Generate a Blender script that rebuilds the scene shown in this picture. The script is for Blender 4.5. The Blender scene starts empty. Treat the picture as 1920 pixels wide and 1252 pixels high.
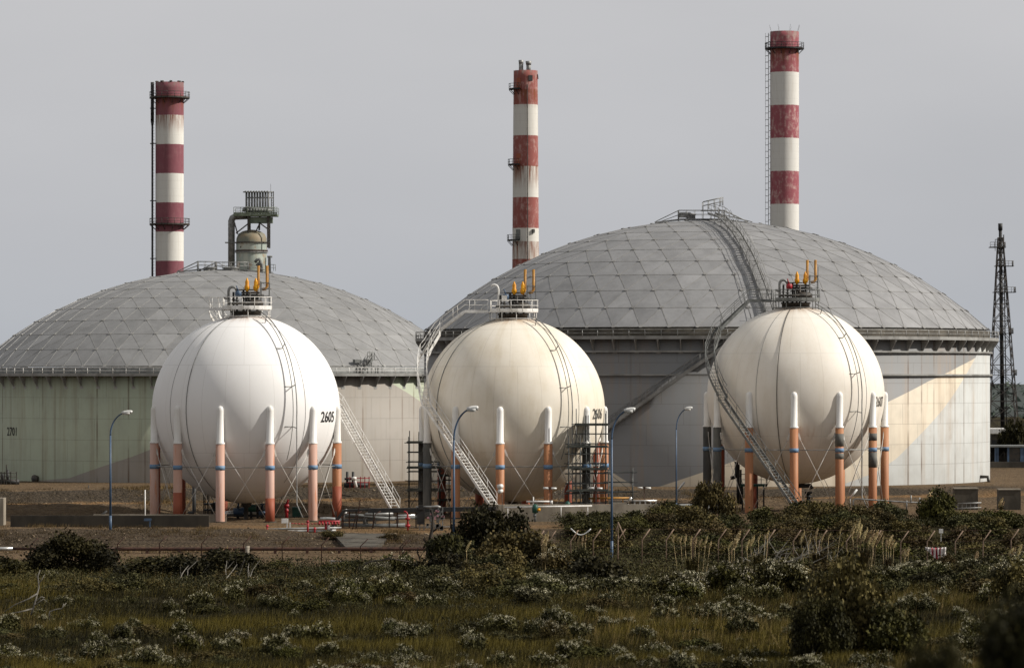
import bpy, math, random
import numpy as np
from mathutils import Vector, Matrix
random.seed(7); RNG = np.random.default_rng(7)
S = bpy.context.scene
COL = S.collection
PI = math.pi
# ------------------------------------------------------------------ camera, sky, sun, exposure
FPX, HZ, ZC = 7800.0, 708.0, 14.3          # focal length in photo pixels, horizon row, eye height
cd = bpy.data.cameras.new('camera'); cam = bpy.data.objects.new('camera', cd); COL.objects.link(cam)
cam.location = (0, 0, ZC); cam.rotation_euler = (PI/2, 0, 0)
cd.sensor_width = 36; cd.lens = 36*FPX/1920
cd.shift_y = (HZ-626)/1920
cd.clip_start = 1; cd.clip_end = 20000
cd.dof.use_dof = True; cd.dof.focus_distance = 460; cd.dof.aperture_fstop = 1.2
S.camera = cam
SUN_EL, SUN_AZ = math.radians(36), math.radians(5)   # azimuth: from +X toward the camera
sdir = Vector((math.cos(SUN_EL)*math.cos(SUN_AZ), -math.cos(SUN_EL)*math.sin(SUN_AZ), math.sin(SUN_EL)))
sl = bpy.data.lights.new('sun', 'SUN'); sun = bpy.data.objects.new('sun', sl); COL.objects.link(sun)
sl.energy = 5.0; sl.angle = math.radians(0.6); sl.color = (1, .945, .86)
sun.rotation_euler = sdir.to_track_quat('Z', 'Y').to_euler()
sun.location = (200, 300, 300)
VS = S.view_settings
VS.view_transform = 'Standard'; VS.look = 'None'; VS.exposure = 0.0; VS.gamma = 1.0

class NT:
    def __init__(s, tree): s.t = tree; s.l = tree.links
    def new(s, typ, **kw):
        n = s.t.nodes.new(typ)
        for k, v in kw.items(): setattr(n, k, v)
        return n
    def put(s, sock, v):
        if isinstance(v, bpy.types.NodeSocket): s.l.new(v, sock)
        elif v is not None: sock.default_value = v
    def m(s, op, a, b=None, c=None, clamp=False):
        n = s.new('ShaderNodeMath', operation=op, use_clamp=clamp)
        for i, v in enumerate((a, b, c)): s.put(n.inputs[i], v)
        return n.outputs[0]
    def mix(s, f, a, b, blend='MIX'):
        n = s.new('ShaderNodeMix', data_type='RGBA', blend_type=blend)
        s.put(n.inputs[0], f); s.put(n.inputs[6], rgba(a)); s.put(n.inputs[7], rgba(b))
        return n.outputs[2]
    def mapping(s, v, scale=(1, 1, 1), loc=(0, 0, 0)):
        n = s.new('ShaderNodeMapping'); s.l.new(v, n.inputs[0])
        n.inputs['Scale'].default_value = scale; n.inputs['Location'].default_value = loc
        return n.outputs[0]
    def noise(s, v, scale=1., detail=4., rough=.55):
        n = s.new('ShaderNodeTexNoise'); s.l.new(v, n.inputs['Vector'])
        n.inputs['Scale'].default_value = scale; n.inputs['Detail'].default_value = detail; n.inputs['Roughness'].default_value = rough
        return n.outputs['Fac']
    def ramp(s, f, stops, interp='LINEAR'):
        n = s.new('ShaderNodeValToRGB'); s.put(n.inputs[0], f); e = n.color_ramp
        e.interpolation = interp
        while len(e.elements) < len(stops): e.elements.new(1)
        for i, (p, c) in enumerate(stops):
            e.elements[i].position = p
            e.elements[i].color = (c, c, c, 1) if not hasattr(c, '__len__') else (*c[:3], 1)
        return n.outputs[0]
    def smooth(s, v, a, b):                       # smoothstep a..b
        n = s.new('ShaderNodeMapRange', interpolation_type='SMOOTHSTEP')
        s.put(n.inputs[0], v); s.put(n.inputs[1], a); s.put(n.inputs[2], b); n.inputs[3].default_value = 0; n.inputs[4].default_value = 1
        return n.outputs[0]
    def comb(s, x, y, z):
        n = s.new('ShaderNodeCombineXYZ')
        for i, v in enumerate((x, y, z)): s.put(n.inputs[i], v)
        return n.outputs[0]
    def sep(s, v):
        n = s.new('ShaderNodeSeparateXYZ'); s.l.new(v, n.inputs[0]); return n.outputs
def rgba(c):
    if isinstance(c, bpy.types.NodeSocket) or c is None: return c
    return (*c[:3], 1.0)
def SR(r, g, b):                                  # sRGB 0..255 to linear
    f = lambda u: (u/255/12.92 if u <= 10 else ((u/255+.055)/1.055)**2.4)
    return (f(r), f(g), f(b))

world = bpy.data.worlds.new('World'); S.world = world; world.use_nodes = True
w = NT(world.node_tree); world.node_tree.nodes.clear()
sky = w.new('ShaderNodeTexSky', sky_type='NISHITA'); sky.sun_disc = False
sky.sun_elevation = SUN_EL; sky.sun_rotation = PI/2 + SUN_AZ; sky.dust_density = 4; sky.air_density = 1.2
b1 = w.new('ShaderNodeBackground'); w.l.new(sky.outputs[0], b1.inputs[0]); b1.inputs[1].default_value = 0.06
tc = w.new('ShaderNodeTexCoord'); gd = tc.outputs['Generated']
sx, sy, sz = w.sep(gd)
veil = w.ramp(sz, [(0, SR(182, 187, 194)), (.035, SR(192, 194, 199)), (.09, SR(204, 204, 207)), (.35, (.45, .448, .445)), (1, (.44, .44, .44))])
bk = w.smooth(w.m('ADD', w.m('MULTIPLY', sy, -.85), w.m('MULTIPLY', sx, .5)), -.2, 1.0)   # the veil is thinner and brighter behind the camera
nz = w.noise(w.mapping(gd, (3, 3, 9)), 2.2, 5, .5)
cl = w.mix(1.0, veil, w.ramp(nz, [(.3, (.955, .957, .96)), (.7, (1.045, 1.04, 1.035))]), 'MULTIPLY')
cl = w.mix(bk, cl, (.52, .515, .51))
b2 = w.new('ShaderNodeBackground'); w.put(b2.inputs[0], cl); b2.inputs[1].default_value = 1.0
mx = w.new('ShaderNodeMixShader'); mx.inputs[0].default_value = .9
w.l.new(b1.outputs[0], mx.inputs[1]); w.l.new(b2.outputs[0], mx.inputs[2])
wo = w.new('ShaderNodeOutputWorld'); w.l.new(mx.outputs[0], wo.inputs[0])

# ------------------------------------------------------------------ helpers
def V(*a): return Vector(a)
def W(px, py, d): return Vector(((px-960)*d/FPX, d, ZC-(py-HZ)*d/FPX))
def PX(px, d): return (px-960)*d/FPX
def PZ(py, d): return ZC-(py-HZ)*d/FPX

class MB:
    """collects shapes in world coordinates and links them as one mesh"""
    def __init__(s): s.v = []; s.f = []; s.sm = []
    def add(s, vs, fs, smooth=False):
        o = len(s.v); s.v += [tuple(p) for p in vs]
        s.f += [tuple(i+o for i in f) for f in fs]; s.sm += [smooth]*len(fs)
        return s
    def box(s, c, size, rz=0):
        x, y, z = (q/2 for q in size); R = Matrix.Rotation(rz, 3, 'Z'); c = Vector(c)
        vs = [c+R@Vector((a*x, b*y, d*z)) for d in (-1, 1) for a, b in ((-1, -1), (1, -1), (1, 1), (-1, 1))]
        return s.add(vs, [(3, 2, 1, 0), (4, 5, 6, 7), (0, 1, 5, 4), (1, 2, 6, 5), (2, 3, 7, 6), (3, 0, 4, 7)])
    def bar(s, p0, p1, w, h, up=(0, 0, 1)):
        p0, p1 = Vector(p0), Vector(p1); d = (p1-p0)
        if d.length < 1e-6: return s
        d.normalize(); u = Vector(up)
        if abs(d.dot(u)) > .98: u = Vector((0, 1, 0))
        a = d.cross(u).normalized()*w/2; b = a.cross(d).normalized()*h/2
        vs = [p+q for p in (p0, p1) for q in (-a-b, a-b, a+b, -a+b)]
        return s.add(vs, [(3, 2, 1, 0), (4, 5, 6, 7), (0, 1, 5, 4), (1, 2, 6, 5), (2, 3, 7, 6), (3, 0, 4, 7)])
    def tube(s, pts, r, n=8, caps=True, r1=None):
        pts = [Vector(p) for p in pts]; k = len(pts); vs = []; fs = []
        prev = None
        for i, p in enumerate(pts):
            d = (pts[min(i+1, k-1)]-pts[max(i-1, 0)]).normalized()
            if prev is None:
                u = Vector((0, 0, 1)) if abs(d.z) < .9 else Vector((1, 0, 0)); a = d.cross(u).normalized()
            else: a = (prev-d*prev.dot(d)).normalized()
            prev = a; b = d.cross(a)
            rr = r if r1 is None else r+(r1-r)*i/(k-1)
            vs += [p+(a*math.cos(t)+b*math.sin(t))*rr for t in (2*PI*j/n for j in range(n))]
        for i in range(k-1):
            for j in range(n):
                j2 = (j+1) % n; fs.append((i*n+j, i*n+j2, (i+1)*n+j2, (i+1)*n+j))
        if caps: fs += [tuple(range(n-1, -1, -1)), tuple((k-1)*n+j for j in range(n))]
        return s.add(vs, fs, n > 5)
    def lathe(s, c, prof, n=24, a0=0, a1=2*PI, smooth=True):
        c = Vector(c); full = abs(a1-a0-2*PI) < 1e-6; m = n if full else n+1; vs = []; fs = []
        for r, z in prof:
            vs += [c+Vector((r*math.sin(a0+(a1-a0)*j/n), -r*math.cos(a0+(a1-a0)*j/n), z)) for j in range(m)]
        for i in range(len(prof)-1):
            for j in range(n):
                j2 = (j+1) % m; fs.append((i*m+j, i*m+j2, (i+1)*m+j2, (i+1)*m+j))
        return s.add(vs, fs, smooth)
    def prism(s, pts, off):
        k = len(pts); off = Vector(off); vs = [Vector(p) for p in pts]; vs += [p+off for p in vs]
        return s.add(vs, [tuple(range(k-1, -1, -1)), tuple(range(k, 2*k))]+[(i, (i+1) % k, k+(i+1) % k, k+i) for i in range(k)])
    def build(s, name, mat, parent=None, origin=None, label=None):
        if origin is None: origin = parent_loc(parent) if parent else Vector((0, 0, 0))
        origin = Vector(origin); me = bpy.data.meshes.new(name)
        me.from_pydata([(x-origin.x, y-origin.y, z-origin.z) for x, y, z in s.v], [], s.f)
        me.polygons.foreach_set('use_smooth', s.sm)
        if any(s.sm) and not all(s.sm): pass
        o = bpy.data.objects.new(name, me); COL.objects.link(o)
        if mat: me.materials.append(mat)
        if parent: o.parent = parent; o.location = origin-parent_loc(parent)
        else: o.location = origin
        if label: o['label'] = label
        return o
def parent_loc(p):
    l = Vector(p.location)
    while p.parent: p = p.parent; l = l+Vector(p.location)
    return l
def tag(o, label=None, cat=None, group=None, kind=None):
    for k, v in (('label', label), ('category', cat), ('group', group), ('kind', kind)):
        if v: o[k] = v
    return o
def thing(name, label, cat, loc, group=None):
    o = bpy.data.objects.new(name, None); COL.objects.link(o); o.location = loc; o.empty_display_size = .5
    return tag(o, label, cat, group)
def copy_tree(o, parent=None):
    c = o.copy(); COL.objects.link(c); c.parent = parent
    for ch in list(o.children): copy_tree(ch, c)
    return c
def arc(c, r, a0, a1, z, n=24):
    return [Vector((c[0]+r*math.sin(a0+(a1-a0)*i/n), c[1]-r*math.cos(a0+(a1-a0)*i/n), z)) for i in range(n+1)]
def fast_mesh(name, verts, tris, tint=None, mat=None):
    me = bpy.data.meshes.new(name); nv, nt = len(verts), len(tris)
    me.vertices.add(nv); me.vertices.foreach_set('co', np.asarray(verts, np.float32).ravel())
    me.loops.add(nt*3); me.loops.foreach_set('vertex_index', np.asarray(tris, np.int32).ravel())
    me.polygons.add(nt); me.polygons.foreach_set('loop_start', np.arange(0, nt*3, 3, dtype=np.int32))
    me.update(calc_edges=True)
    if tint is not None:
        a = me.attributes.new('tint', 'FLOAT', 'FACE'); a.data.foreach_set('value', np.asarray(tint, np.float32))
    if mat: me.materials.append(mat)
    return me

# ------------------------------------------------------------------ materials
def base(name, rough=.6, metal=0., spec=.4):
    m = bpy.data.materials.new(name); m.use_nodes = True; n = NT(m.node_tree)
    p = m.node_tree.nodes['Principled BSDF']; p.inputs['Roughness'].default_value = rough; p.inputs['Metallic'].default_value = metal
    p.inputs['Specular IOR Level'].default_value = spec
    tcn = n.new('ShaderNodeTexCoord'); return m, n, p, tcn.outputs['Object']
def bump(n, p, h, dist=.05, st=.5):
    b = n.new('ShaderNodeBump'); b.inputs['Strength'].default_value = st; b.inputs['Distance'].default_value = dist
    n.put(b.inputs['Height'], h); n.l.new(b.outputs[0], p.inputs['Normal'])
def pmat(name, c, c2=None, scale=1., stretch=(1, 1, 1), rough=.6, metal=0., amt=(.35, .65), rust=None, rustamt=(.6, .75), bmp=0, rnd=0, spec=.4):
    m, n, p, ob = base(name, rough, metal, spec)
    c2 = c2 or tuple(q*.7 for q in c)
    f = n.noise(n.mapping(ob, stretch), scale, 6, .6)
    col = n.mix(n.smooth(f, *amt), c, c2)
    if rust:
        f2 = n.noise(n.mapping(ob, stretch, (7, 3, 1)), scale*1.7, 6, .65)
        col = n.mix(n.smooth(f2, *rustamt), col, rust)
    if rnd:
        oi = n.new('ShaderNodeObjectInfo'); hs = n.new('ShaderNodeHueSaturation'); n.put(hs.inputs['Color'], col)
        n.put(hs.inputs['Value'], n.m('ADD', n.m('MULTIPLY', oi.outputs['Random'], rnd), 1-rnd/2)); col = hs.outputs[0]
    n.put(p.inputs['Base Color'], col)
    if bmp: bump(n, p, f, bmp)
    return m

def sphere_mat(name, white, dirt, dirtamt, line, R, rot, seed):
    m, n, p, ob = base(name, .5, 0, .35)
    x, y, z = n.sep(ob)
    lon = n.m('ARCTAN2', x, n.m('MULTIPLY', y, -1)); zr = n.m('DIVIDE', z, R)
    # weather: broad blotches, long vertical runs, dirt on the lower half
    st = n.noise(n.comb(n.m('MULTIPLY', lon, 5), n.m('MULTIPLY', zr, .9), seed), 1.6, 6, .65)
    bl = n.noise(n.mapping(ob, (1, 1, 1), (seed, 0, 0)), .22, 6, .62)
    fine = n.noise(n.mapping(ob, (1, 1, 1), (0, seed, 0)), 1.6, 6, .7)
    d = n.m('ADD', n.m('MULTIPLY', n.smooth(st, .42, .72), .5), n.m('ADD', n.m('MULTIPLY', n.smooth(bl, .35, .72), .6), n.m('MULTIPLY', n.smooth(fine, .5, .75), .2)))
    col = n.mix(n.m('MULTIPLY', d, dirtamt), white, dirt)
    # rust stain under the top flange and by the tie ring
    tr = n.m('MULTIPLY', n.smooth(zr, .90, .995), n.smooth(st, .3, .6))
    col = n.mix(n.m('MULTIPLY', tr, .55), col, SR(150, 105, 65))
    br = n.m('MULTIPLY', n.m('MULTIPLY', n.smooth(zr, -.58, -.40), n.smooth(zr, -.25, -.42)), n.m('MULTIPLY', n.smooth(bl, .5, .66), n.smooth(st, .45, .6)))
    col = n.mix(n.m('MULTIPLY', br, .5*line), col, SR(165, 120, 70))
    # weld seams of the plates
    def seam(v, w_): return n.m('LESS_THAN', n.m('ABSOLUTE', v), w_)
    hor = n.m('MAXIMUM', n.m('MAXIMUM', seam(n.m('SUBTRACT', zr, .47), .0028), seam(n.m('ADD', zr, .45), .0028)), n.m('MAXIMUM', seam(n.m('SUBTRACT', zr, .87), .0025), seam(n.m('ADD', zr, .87), .0025)))
    cl_ = n.m('SQRT', n.m('MAXIMUM', n.m('SUBTRACT', 1, n.m('MULTIPLY', zr, zr)), .01))
    def mer(k, o):
        fr = n.m('SUBTRACT', n.m('FRACT', n.m('ADD', n.m('MULTIPLY', lon, k/(2*PI)), o)), .5)
        return n.m('LESS_THAN', n.m('MULTIPLY', n.m('ABSOLUTE', fr), n.m('MULTIPLY', cl_, 2*PI/k)), .0026)
    inb = n.m('LESS_THAN', n.m('ABSOLUTE', n.m('SUBTRACT', zr, .01)), .46)
    ms = n.m('MAXIMUM', n.m('MULTIPLY', mer(24, rot), inb), n.m('MULTIPLY', mer(16, rot+.3), n.m('SUBTRACT', 1, inb)))
    sm = n.m('MAXIMUM', hor, ms)
    col = n.mix(n.m('MULTIPLY', sm, .18), col, SR(120, 112, 100))
    n.put(p.inputs['Base Color'], col)
    bump(n, p, n.m('ADD', n.m('MULTIPLY', sm, .4), n.m('MULTIPLY', n.noise(ob, .5, 3), .5)), .03, .25)
    return m

def wall_mat(name, zones, paint, seam_h, R, rustcol, rustamt, seed, Hmax=20.):
    """zones: list of (ramp stops [(angle deg, z)], above colour...) -- painted bands on the shell"""
    m, n, p, ob = base(name, .6, 0, .3)
    x, y, z = n.sep(ob); ang = n.m('ARCTAN2', x, n.m('MULTIPLY', y, -1))
    t = n.m('ADD', n.m('MULTIPLY', ang, 1/PI), .5)
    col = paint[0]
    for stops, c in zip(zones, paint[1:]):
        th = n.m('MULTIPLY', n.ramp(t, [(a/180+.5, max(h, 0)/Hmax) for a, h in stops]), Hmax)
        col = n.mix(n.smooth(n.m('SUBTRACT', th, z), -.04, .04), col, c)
    u = n.m('MULTIPLY', ang, R)
    st = n.noise(n.comb(n.m('MULTIPLY', u, .55), n.m('MULTIPLY', z, .03), seed), 1., 6, .7)
    st2 = n.noise(n.comb(n.m('MULTIPLY', u, .16), n.m('MULTIPLY', z, .05), seed+5), 1., 5, .6)
    bl = n.noise(n.mapping(ob, (1, 1, 1), (seed, 2, 0)), .35, 6, .6)
    col = n.mix(n.m('MULTIPLY', n.smooth(st, .46, .74), .45), col, rustcol)
    col = n.mix(n.m('MULTIPLY', n.m('MULTIPLY', n.smooth(st2, .56, .72), n.smooth(bl, .4, .7)), rustamt), col, rustcol)
    col = n.mix(n.m('MULTIPLY', n.smooth(bl, .35, .75), .22), col, SR(120, 118, 112))
    # plate seams
    hz_ = n.m('LESS_THAN', n.m('ABSOLUTE', n.m('SUBTRACT', n.m('FRACT', n.m('ADD', n.m('DIVIDE', z, seam_h), .5)), .5)), .035/seam_h)
    row = n.m('FLOOR', n.m('DIVIDE', z, seam_h))
    vs_ = n.m('LESS_THAN', n.m('ABSOLUTE', n.m('SUBTRACT', n.m('FRACT', n.m('ADD', n.m('DIVIDE', u, 7.6), n.m('MULTIPLY', row, .37))), .5)), .035/7.6)
    sm = n.m('MAXIMUM', hz_, vs_)
    col = n.mix(n.m('MULTIPLY', sm, .35), col, SR(85, 80, 74))
    # strong rust runs down some vertical lines
    cell = n.m('FLOOR', n.m('DIVIDE', u, 2.55))
    wn = n.new('ShaderNodeTexWhiteNoise', noise_dimensions='1D'); n.put(wn.inputs['W'], n.m('ADD', cell, seed*3.1))
    fr = n.m('ABSOLUTE', n.m('SUBTRACT', n.m('FRACT', n.m('DIVIDE', u, 2.55)), .5))
    run = n.m('MULTIPLY', n.smooth(fr, .075, .02), n.smooth(wn.outputs[0], .3, .95))
    run = n.m('MULTIPLY', run, n.smooth(n.noise(n.comb(n.m('MULTIPLY', cell, 3.3), n.m('MULTIPLY', z, .16), 0), 1, 3), .3, .62))
    col = n.mix(n.m('MULTIPLY', run, .8), col, SR(88, 66, 45))
    n.put(p.inputs['Base Color'], col); bump(n, p, n.m('ADD', n.m('MULTIPLY', sm, .5), bl), .04, .3)
    return m

def dome_mat(name, c, c2):
    m, n, p, ob = base(name, .55, .25, .35)
    at = n.new('ShaderNodeAttribute', attribute_name='tint')
    f = n.noise(ob, .35, 6, .65); f2 = n.noise(n.mapping(ob, (1, 1, 1), (9, 0, 0)), 2.5, 5, .7)
    col = n.mix(n.smooth(f, .35, .7), c, c2)
    col = n.mix(n.m('MULTIPLY', n.smooth(f2, .5, .8), .25), col, SR(110, 104, 96))
    hs = n.new('ShaderNodeHueSaturation'); n.put(hs.inputs['Color'], col); n.put(hs.inputs['Value'], at.outputs['Fac'])
    n.put(p.inputs['Base Color'], hs.outputs[0]); bump(n, p, f2, .01, .3)
    return m

def stripe_mat(name, red, white, first, step, rust_z, seed, worn=.4):
    """painted aircraft-warning bands, measured down from the object's origin at the top"""
    m, n, p, ob = base(name, .75, 0, .25)
    x, y, z = n.sep(ob); ang = n.m('ARCTAN2', x, n.m('MULTIPLY', y, -1))
    wob = n.m('MULTIPLY', n.m('SUBTRACT', n.noise(ob, 1.2, 3), .5), .12)
    t = n.m('DIVIDE', n.m('SUBTRACT', n.m('ADD', n.m('MULTIPLY', z, -1), wob), first), step)
    isred = n.m('MAXIMUM', n.m('LESS_THAN', t, 0), n.m('GREATER_THAN', n.m('FLOORED_MODULO', t, 2), 1))
    st = n.noise(n.comb(n.m('MULTIPLY', ang, 6), n.m('MULTIPLY', z, .12), seed), 1, 7, .7)
    bl = n.noise(n.mapping(ob, (1, 1, .6), (seed, 0, 0)), 1.1, 7, .7)
    rc = n.mix(n.m('MULTIPLY', n.smooth(bl, .46, .68), worn), red, SR(200, 175, 168))
    rc = n.mix(n.m('MULTIPLY', n.smooth(st, .45, .75), .5), rc, tuple(q*.6 for q in red))
    wc = n.mix(n.m('MULTIPLY', n.smooth(st, .48, .78), .45), white, SR(165, 150, 130))
    col = n.mix(isred, wc, rc)
    for (za, zb) in rust_z:                          # rust and soot runs below the galleries
        k = n.m('MULTIPLY', n.smooth(z, za-zb, za-.2), n.m('LESS_THAN', z, za))
        col = n.mix(n.m('MULTIPLY', k, n.smooth(st, .35, .62)), col, SR(122, 70, 46))
    soot = n.m('MULTIPLY', n.smooth(z, -2.2, 0), n.smooth(bl, .38, .6))
    col = n.mix(n.m('MULTIPLY', soot, .7), col, SR(110, 98, 92))
    jt = n.m('LESS_THAN', n.m('FRACT', n.m('DIVIDE', z, 1.5)), .04)
    col = n.mix(n.m('MULTIPLY', jt, .12), col, SR(90, 85, 80))
    n.put(p.inputs['Base Color'], col); bump(n, p, bl, .05, .4)
    return m

def leaf_mat(name, c, c2, rnd=.5, rough=.7):
    m, n, p, ob = base(name, rough, 0, .15)
    at = n.new('ShaderNodeAttribute', attribute_name='tint'); oi = n.new('ShaderNodeObjectInfo')
    col = n.mix(n.smooth(at.outputs['Fac'], 0., 1.), c, c2)
    hs = n.new('ShaderNodeHueSaturation'); n.put(hs.inputs['Color'], col)
    n.put(hs.inputs['Value'], n.m('ADD', n.m('MULTIPLY', oi.outputs['Random'], rnd), 1-rnd/2))
    n.put(hs.inputs['Hue'], n.m('ADD', n.m('MULTIPLY', oi.outputs['Random'], .03), .485))
    n.put(p.inputs['Base Color'], hs.outputs[0])
    return m

M = dict(
    fpost=pmat('fence_post_paint', SR(150, 128, 110), SR(112, 92, 76), 2., rough=.8),
    leg=pmat('leg_paint', SR(170, 120, 84), SR(158, 104, 70), .7, (1, 1, .25), .6, rnd=.14),
    legpink=pmat('leg_faded', SR(190, 158, 146), SR(184, 146, 128), .6, (1.5, 1.5, .2), .65, rust=SR(182, 120, 88), rustamt=(.54, .68)),
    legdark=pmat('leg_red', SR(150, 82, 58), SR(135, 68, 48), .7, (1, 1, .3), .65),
    leggrey=pmat('leg_concrete', SR(112, 110, 104), SR(70, 70, 68), .5, (1, 1, .3), .8, bmp=.02),
    legblack=pmat('leg_bitumen', SR(48, 48, 47), SR(80, 78, 74), .6, (1, 1, .3), .8),
    cap=pmat('cap_white', (.78, .77, .75), (.68, .66, .62), .5, (1, 1, .3), .5),
    band=pmat('band_blue', SR(92, 124, 160), SR(112, 136, 160), 2., rough=.6),
    white=pmat('white_steel', (.76, .75, .73), (.58, .56, .52), 1.2, rough=.5),
    grey=pmat('grey_steel', SR(120, 122, 120), SR(92, 93, 92), 1.2, rough=.55),
    galv=pmat('galvanised_steel', SR(150, 150, 148), SR(112, 112, 110), 1.5, rough=.5, metal=.3),
    dark=pmat('dark_steel', SR(52, 52, 50), SR(74, 66, 58), 1.5, rough=.6),
    black=pmat('black_steel', SR(30, 31, 32), SR(44, 43, 42), 1.5, rough=.6),
    rod=pmat('rod_steel', SR(205, 203, 198), SR(168, 164, 156), .8, rough=.5),
    yellow=pmat('yellow_paint', SR(226, 160, 12), SR(200, 132, 10), 1.5, rough=.45),
    ochre=pmat('ochre_pipe', SR(178, 128, 48), SR(140, 98, 40), 1.5, rough=.5),
    blue=pmat('blue_paint', SR(72, 93, 119), SR(60, 78, 100), .8, rough=.45),
    red=pmat('red_paint', SR(165, 38, 46), SR(132, 28, 36), 2., rough=.5),
    green=pmat('green_paint', SR(30, 84, 70), SR(24, 62, 54), 2., rough=.5),
    silver=pmat('pipe_cladding', SR(205, 205, 202), SR(168, 168, 165), 1., rough=.3, metal=.7),
    rust=pmat('rusted_steel', SR(76, 50, 39), SR(52, 36, 29), 2., rough=.8),
    conc=pmat('concrete', SR(150, 142, 128), SR(118, 110, 98), .6, (1, 1, .6), .85, bmp=.02, rust=SR(96, 90, 80)),
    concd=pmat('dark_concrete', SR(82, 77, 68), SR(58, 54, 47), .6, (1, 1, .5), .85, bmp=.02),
    rim=pmat('rim_steel', SR(150, 150, 147), SR(120, 119, 116), .5, rough=.6),
    text=pmat('stencil_black', SR(26, 26, 27), SR(40, 40, 39), 3., rough=.6),
    textg=pmat('stencil_worn', SR(78, 75, 70), SR(104, 99, 92), 3., rough=.6),
    wallk=pmat('shaded_wall_concrete', SR(62, 57, 49), SR(46, 42, 36), .5, (1, 1, .5), .9, bmp=.02),  # concrete darkened in colour to hold the shade on the low wall's front
    stone=pmat('loose_stone', SR(150, 132, 108), SR(100, 88, 72), .8, rough=.9, rnd=.5),
    lamp=pmat('lamp_shell', (.7, .7, .68), (.6, .6, .58), 2., rough=.35),
    straw=pmat('plume_straw', SR(206, 186, 142), SR(176, 152, 108), 3., rough=.8, rnd=.2),
    bark=pmat('bare_bark', SR(70, 62, 54), SR(38, 34, 30), 2., rough=.9),
    wood=pmat('bleached_wood', SR(150, 145, 135), SR(100, 95, 88), 2., rough=.85),
)
# ------------------------------------------------------------------ terrain
def sst(a, b, t):
    u = np.clip((t-a)/(b-a), 0, 1); return u*u*(3-2*u)
def vnoise(x, y, sc, seed=0):
    x = np.asarray(x, float)*sc+seed*17.3; y = np.asarray(y, float)*sc+seed*9.1
    xi, yi = np.floor(x), np.floor(y); fx, fy = x-xi, y-yi; fx = fx*fx*(3-2*fx); fy = fy*fy*(3-2*fy)
    h = lambda a, b: np.modf(np.abs(np.sin(a*127.1+b*311.7+seed*3.7)*43758.5453))[0]
    return (h(xi, yi)*(1-fx)+h(xi+1, yi)*fx)*(1-fy)+(h(xi, yi+1)*(1-fx)+h(xi+1, yi+1)*fx)*fy
def zg(x, y):
    x = np.asarray(x, float); y = np.asarray(y, float)
    v = y-.436*(np.clip(x, -70, 90)+26.9); rt = sst(-6, 8, x)
    z = np.full(np.broadcast(x, y).shape, -1.7)
    dip = -.45*sst(-26, -17, x)*(1-sst(-6, 0, x))
    pad = 1.7+dip
    z = z+pad*sst(381, 396, y)
    h1 = 1.15*(1-rt)+.75*rt; h2 = 1.25*(1-rt)+.9*rt
    z = z-dip*sst(400, 410, y)+h1*sst(433, 440, v)+h2*sst(444, 450.5, v)
    zt = -1.0*(1-rt)+.5*rt
    z = z+(zt-(h1+h2))*sst(455, 466, v)
    z = z+(0-zt)*sst(690, 800, y)
    und = (vnoise(x, y, .05, 1)-.5)*.9*(1-sst(345, 375, y))*sst(120, 200, y)
    fine = (vnoise(x, y, .45, 2)-.5)*.16+(vnoise(x, y, 1.1, 3)-.5)*.10
    rough = sst(433, 436, v)*(1-sst(452, 456, v))+sst(380, 383, y)*(1-sst(394, 396, y))*.7
    z = z+und+fine*(.5+1.3*rough)*(1-sst(470, 500, y)) * sst(100, 150, y)
    # the knoll the photograph was taken from
    z = z+(12.4)*(1-sst(18, 190, np.hypot(x, y)))
    return z
def Z(x, y): return float(zg(x, y))
def ghit(px, py, d0=150, d1=700):
    d = np.arange(d0, d1, .25); zz = zg((px-960)*d/FPX, d); row = HZ+(ZC-zz)*FPX/d
    k = np.nonzero(row <= py)[0]; d_ = d[k[0]] if len(k) else d1
    return Vector(((px-960)*d_/FPX, d_, Z((px-960)*d_/FPX, d_)))
def at_depth(px, d): x = PX(px, d); return Vector((x, d, Z(x, d)))

def lines(*segs):
    o = []
    for a, b, s in segs: o += list(np.arange(a, b, s))
    return np.array(o+[segs[-1][1]])
gx = lines((-6000, -400, 400), (-400, -110, 15), (-110, -62, 4), (-62, 66, .6), (66, 120, 4), (120, 400, 15), (400, 6000, 400))
gy = lines((-300, 0, 30), (0, 80, 5), (80, 200, 6), (200, 345, 2), (345, 480, .5), (480, 700, 5), (700, 1500, 50), (1500, 9000, 500))
XX, YY = np.meshgrid(gx, gy); ZZ = zg(XX, YY)
nx, ny = len(gx), len(gy); idx = np.arange(nx*ny).reshape(ny, nx)
a_, b_, c_, d_ = idx[:-1, :-1].ravel(), idx[:-1, 1:].ravel(), idx[1:, 1:].ravel(), idx[1:, :-1].ravel()
tris = np.concatenate([np.stack([a_, b_, c_], 1), np.stack([a_, c_, d_], 1)])
gmesh = fast_mesh('ground', np.stack([XX.ravel(), YY.ravel(), ZZ.ravel()], 1), tris)
gmesh.polygons.foreach_set('use_smooth', [True]*len(tris))
def gattr(name, arr):
    a = gmesh.attributes.new(name, 'FLOAT', 'POINT'); a.data.foreach_set('value', arr.ravel().astype(np.float32))
vv = YY-.436*(np.clip(XX, -70, 90)+26.9)
field = np.maximum(1-sst(349, 356, YY+(vnoise(XX, YY, .12, 8)-.5)*10-52*sst(0, 7, XX)), sst(620, 660, YY)*sst(60, 75, XX)+sst(680, 760, YY))
rock = np.clip(sst(444, 446, vv)*(1-sst(450, 452, vv))+.8*sst(383, 386, YY)*(1-sst(394, 395.5, YY))+.35*sst(433, 435, vv)*(1-sst(440, 442, vv)), 0, 1)
dry = sst(439.5, 441, vv)*(1-sst(444, 445.5, vv))+.6*sst(395, 397, YY)*(1-sst(402, 406, YY))*sst(-32, -26, XX)
gattr('field', field); gattr('rock', rock); gattr('dry', np.clip(dry, 0, 1))
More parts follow.
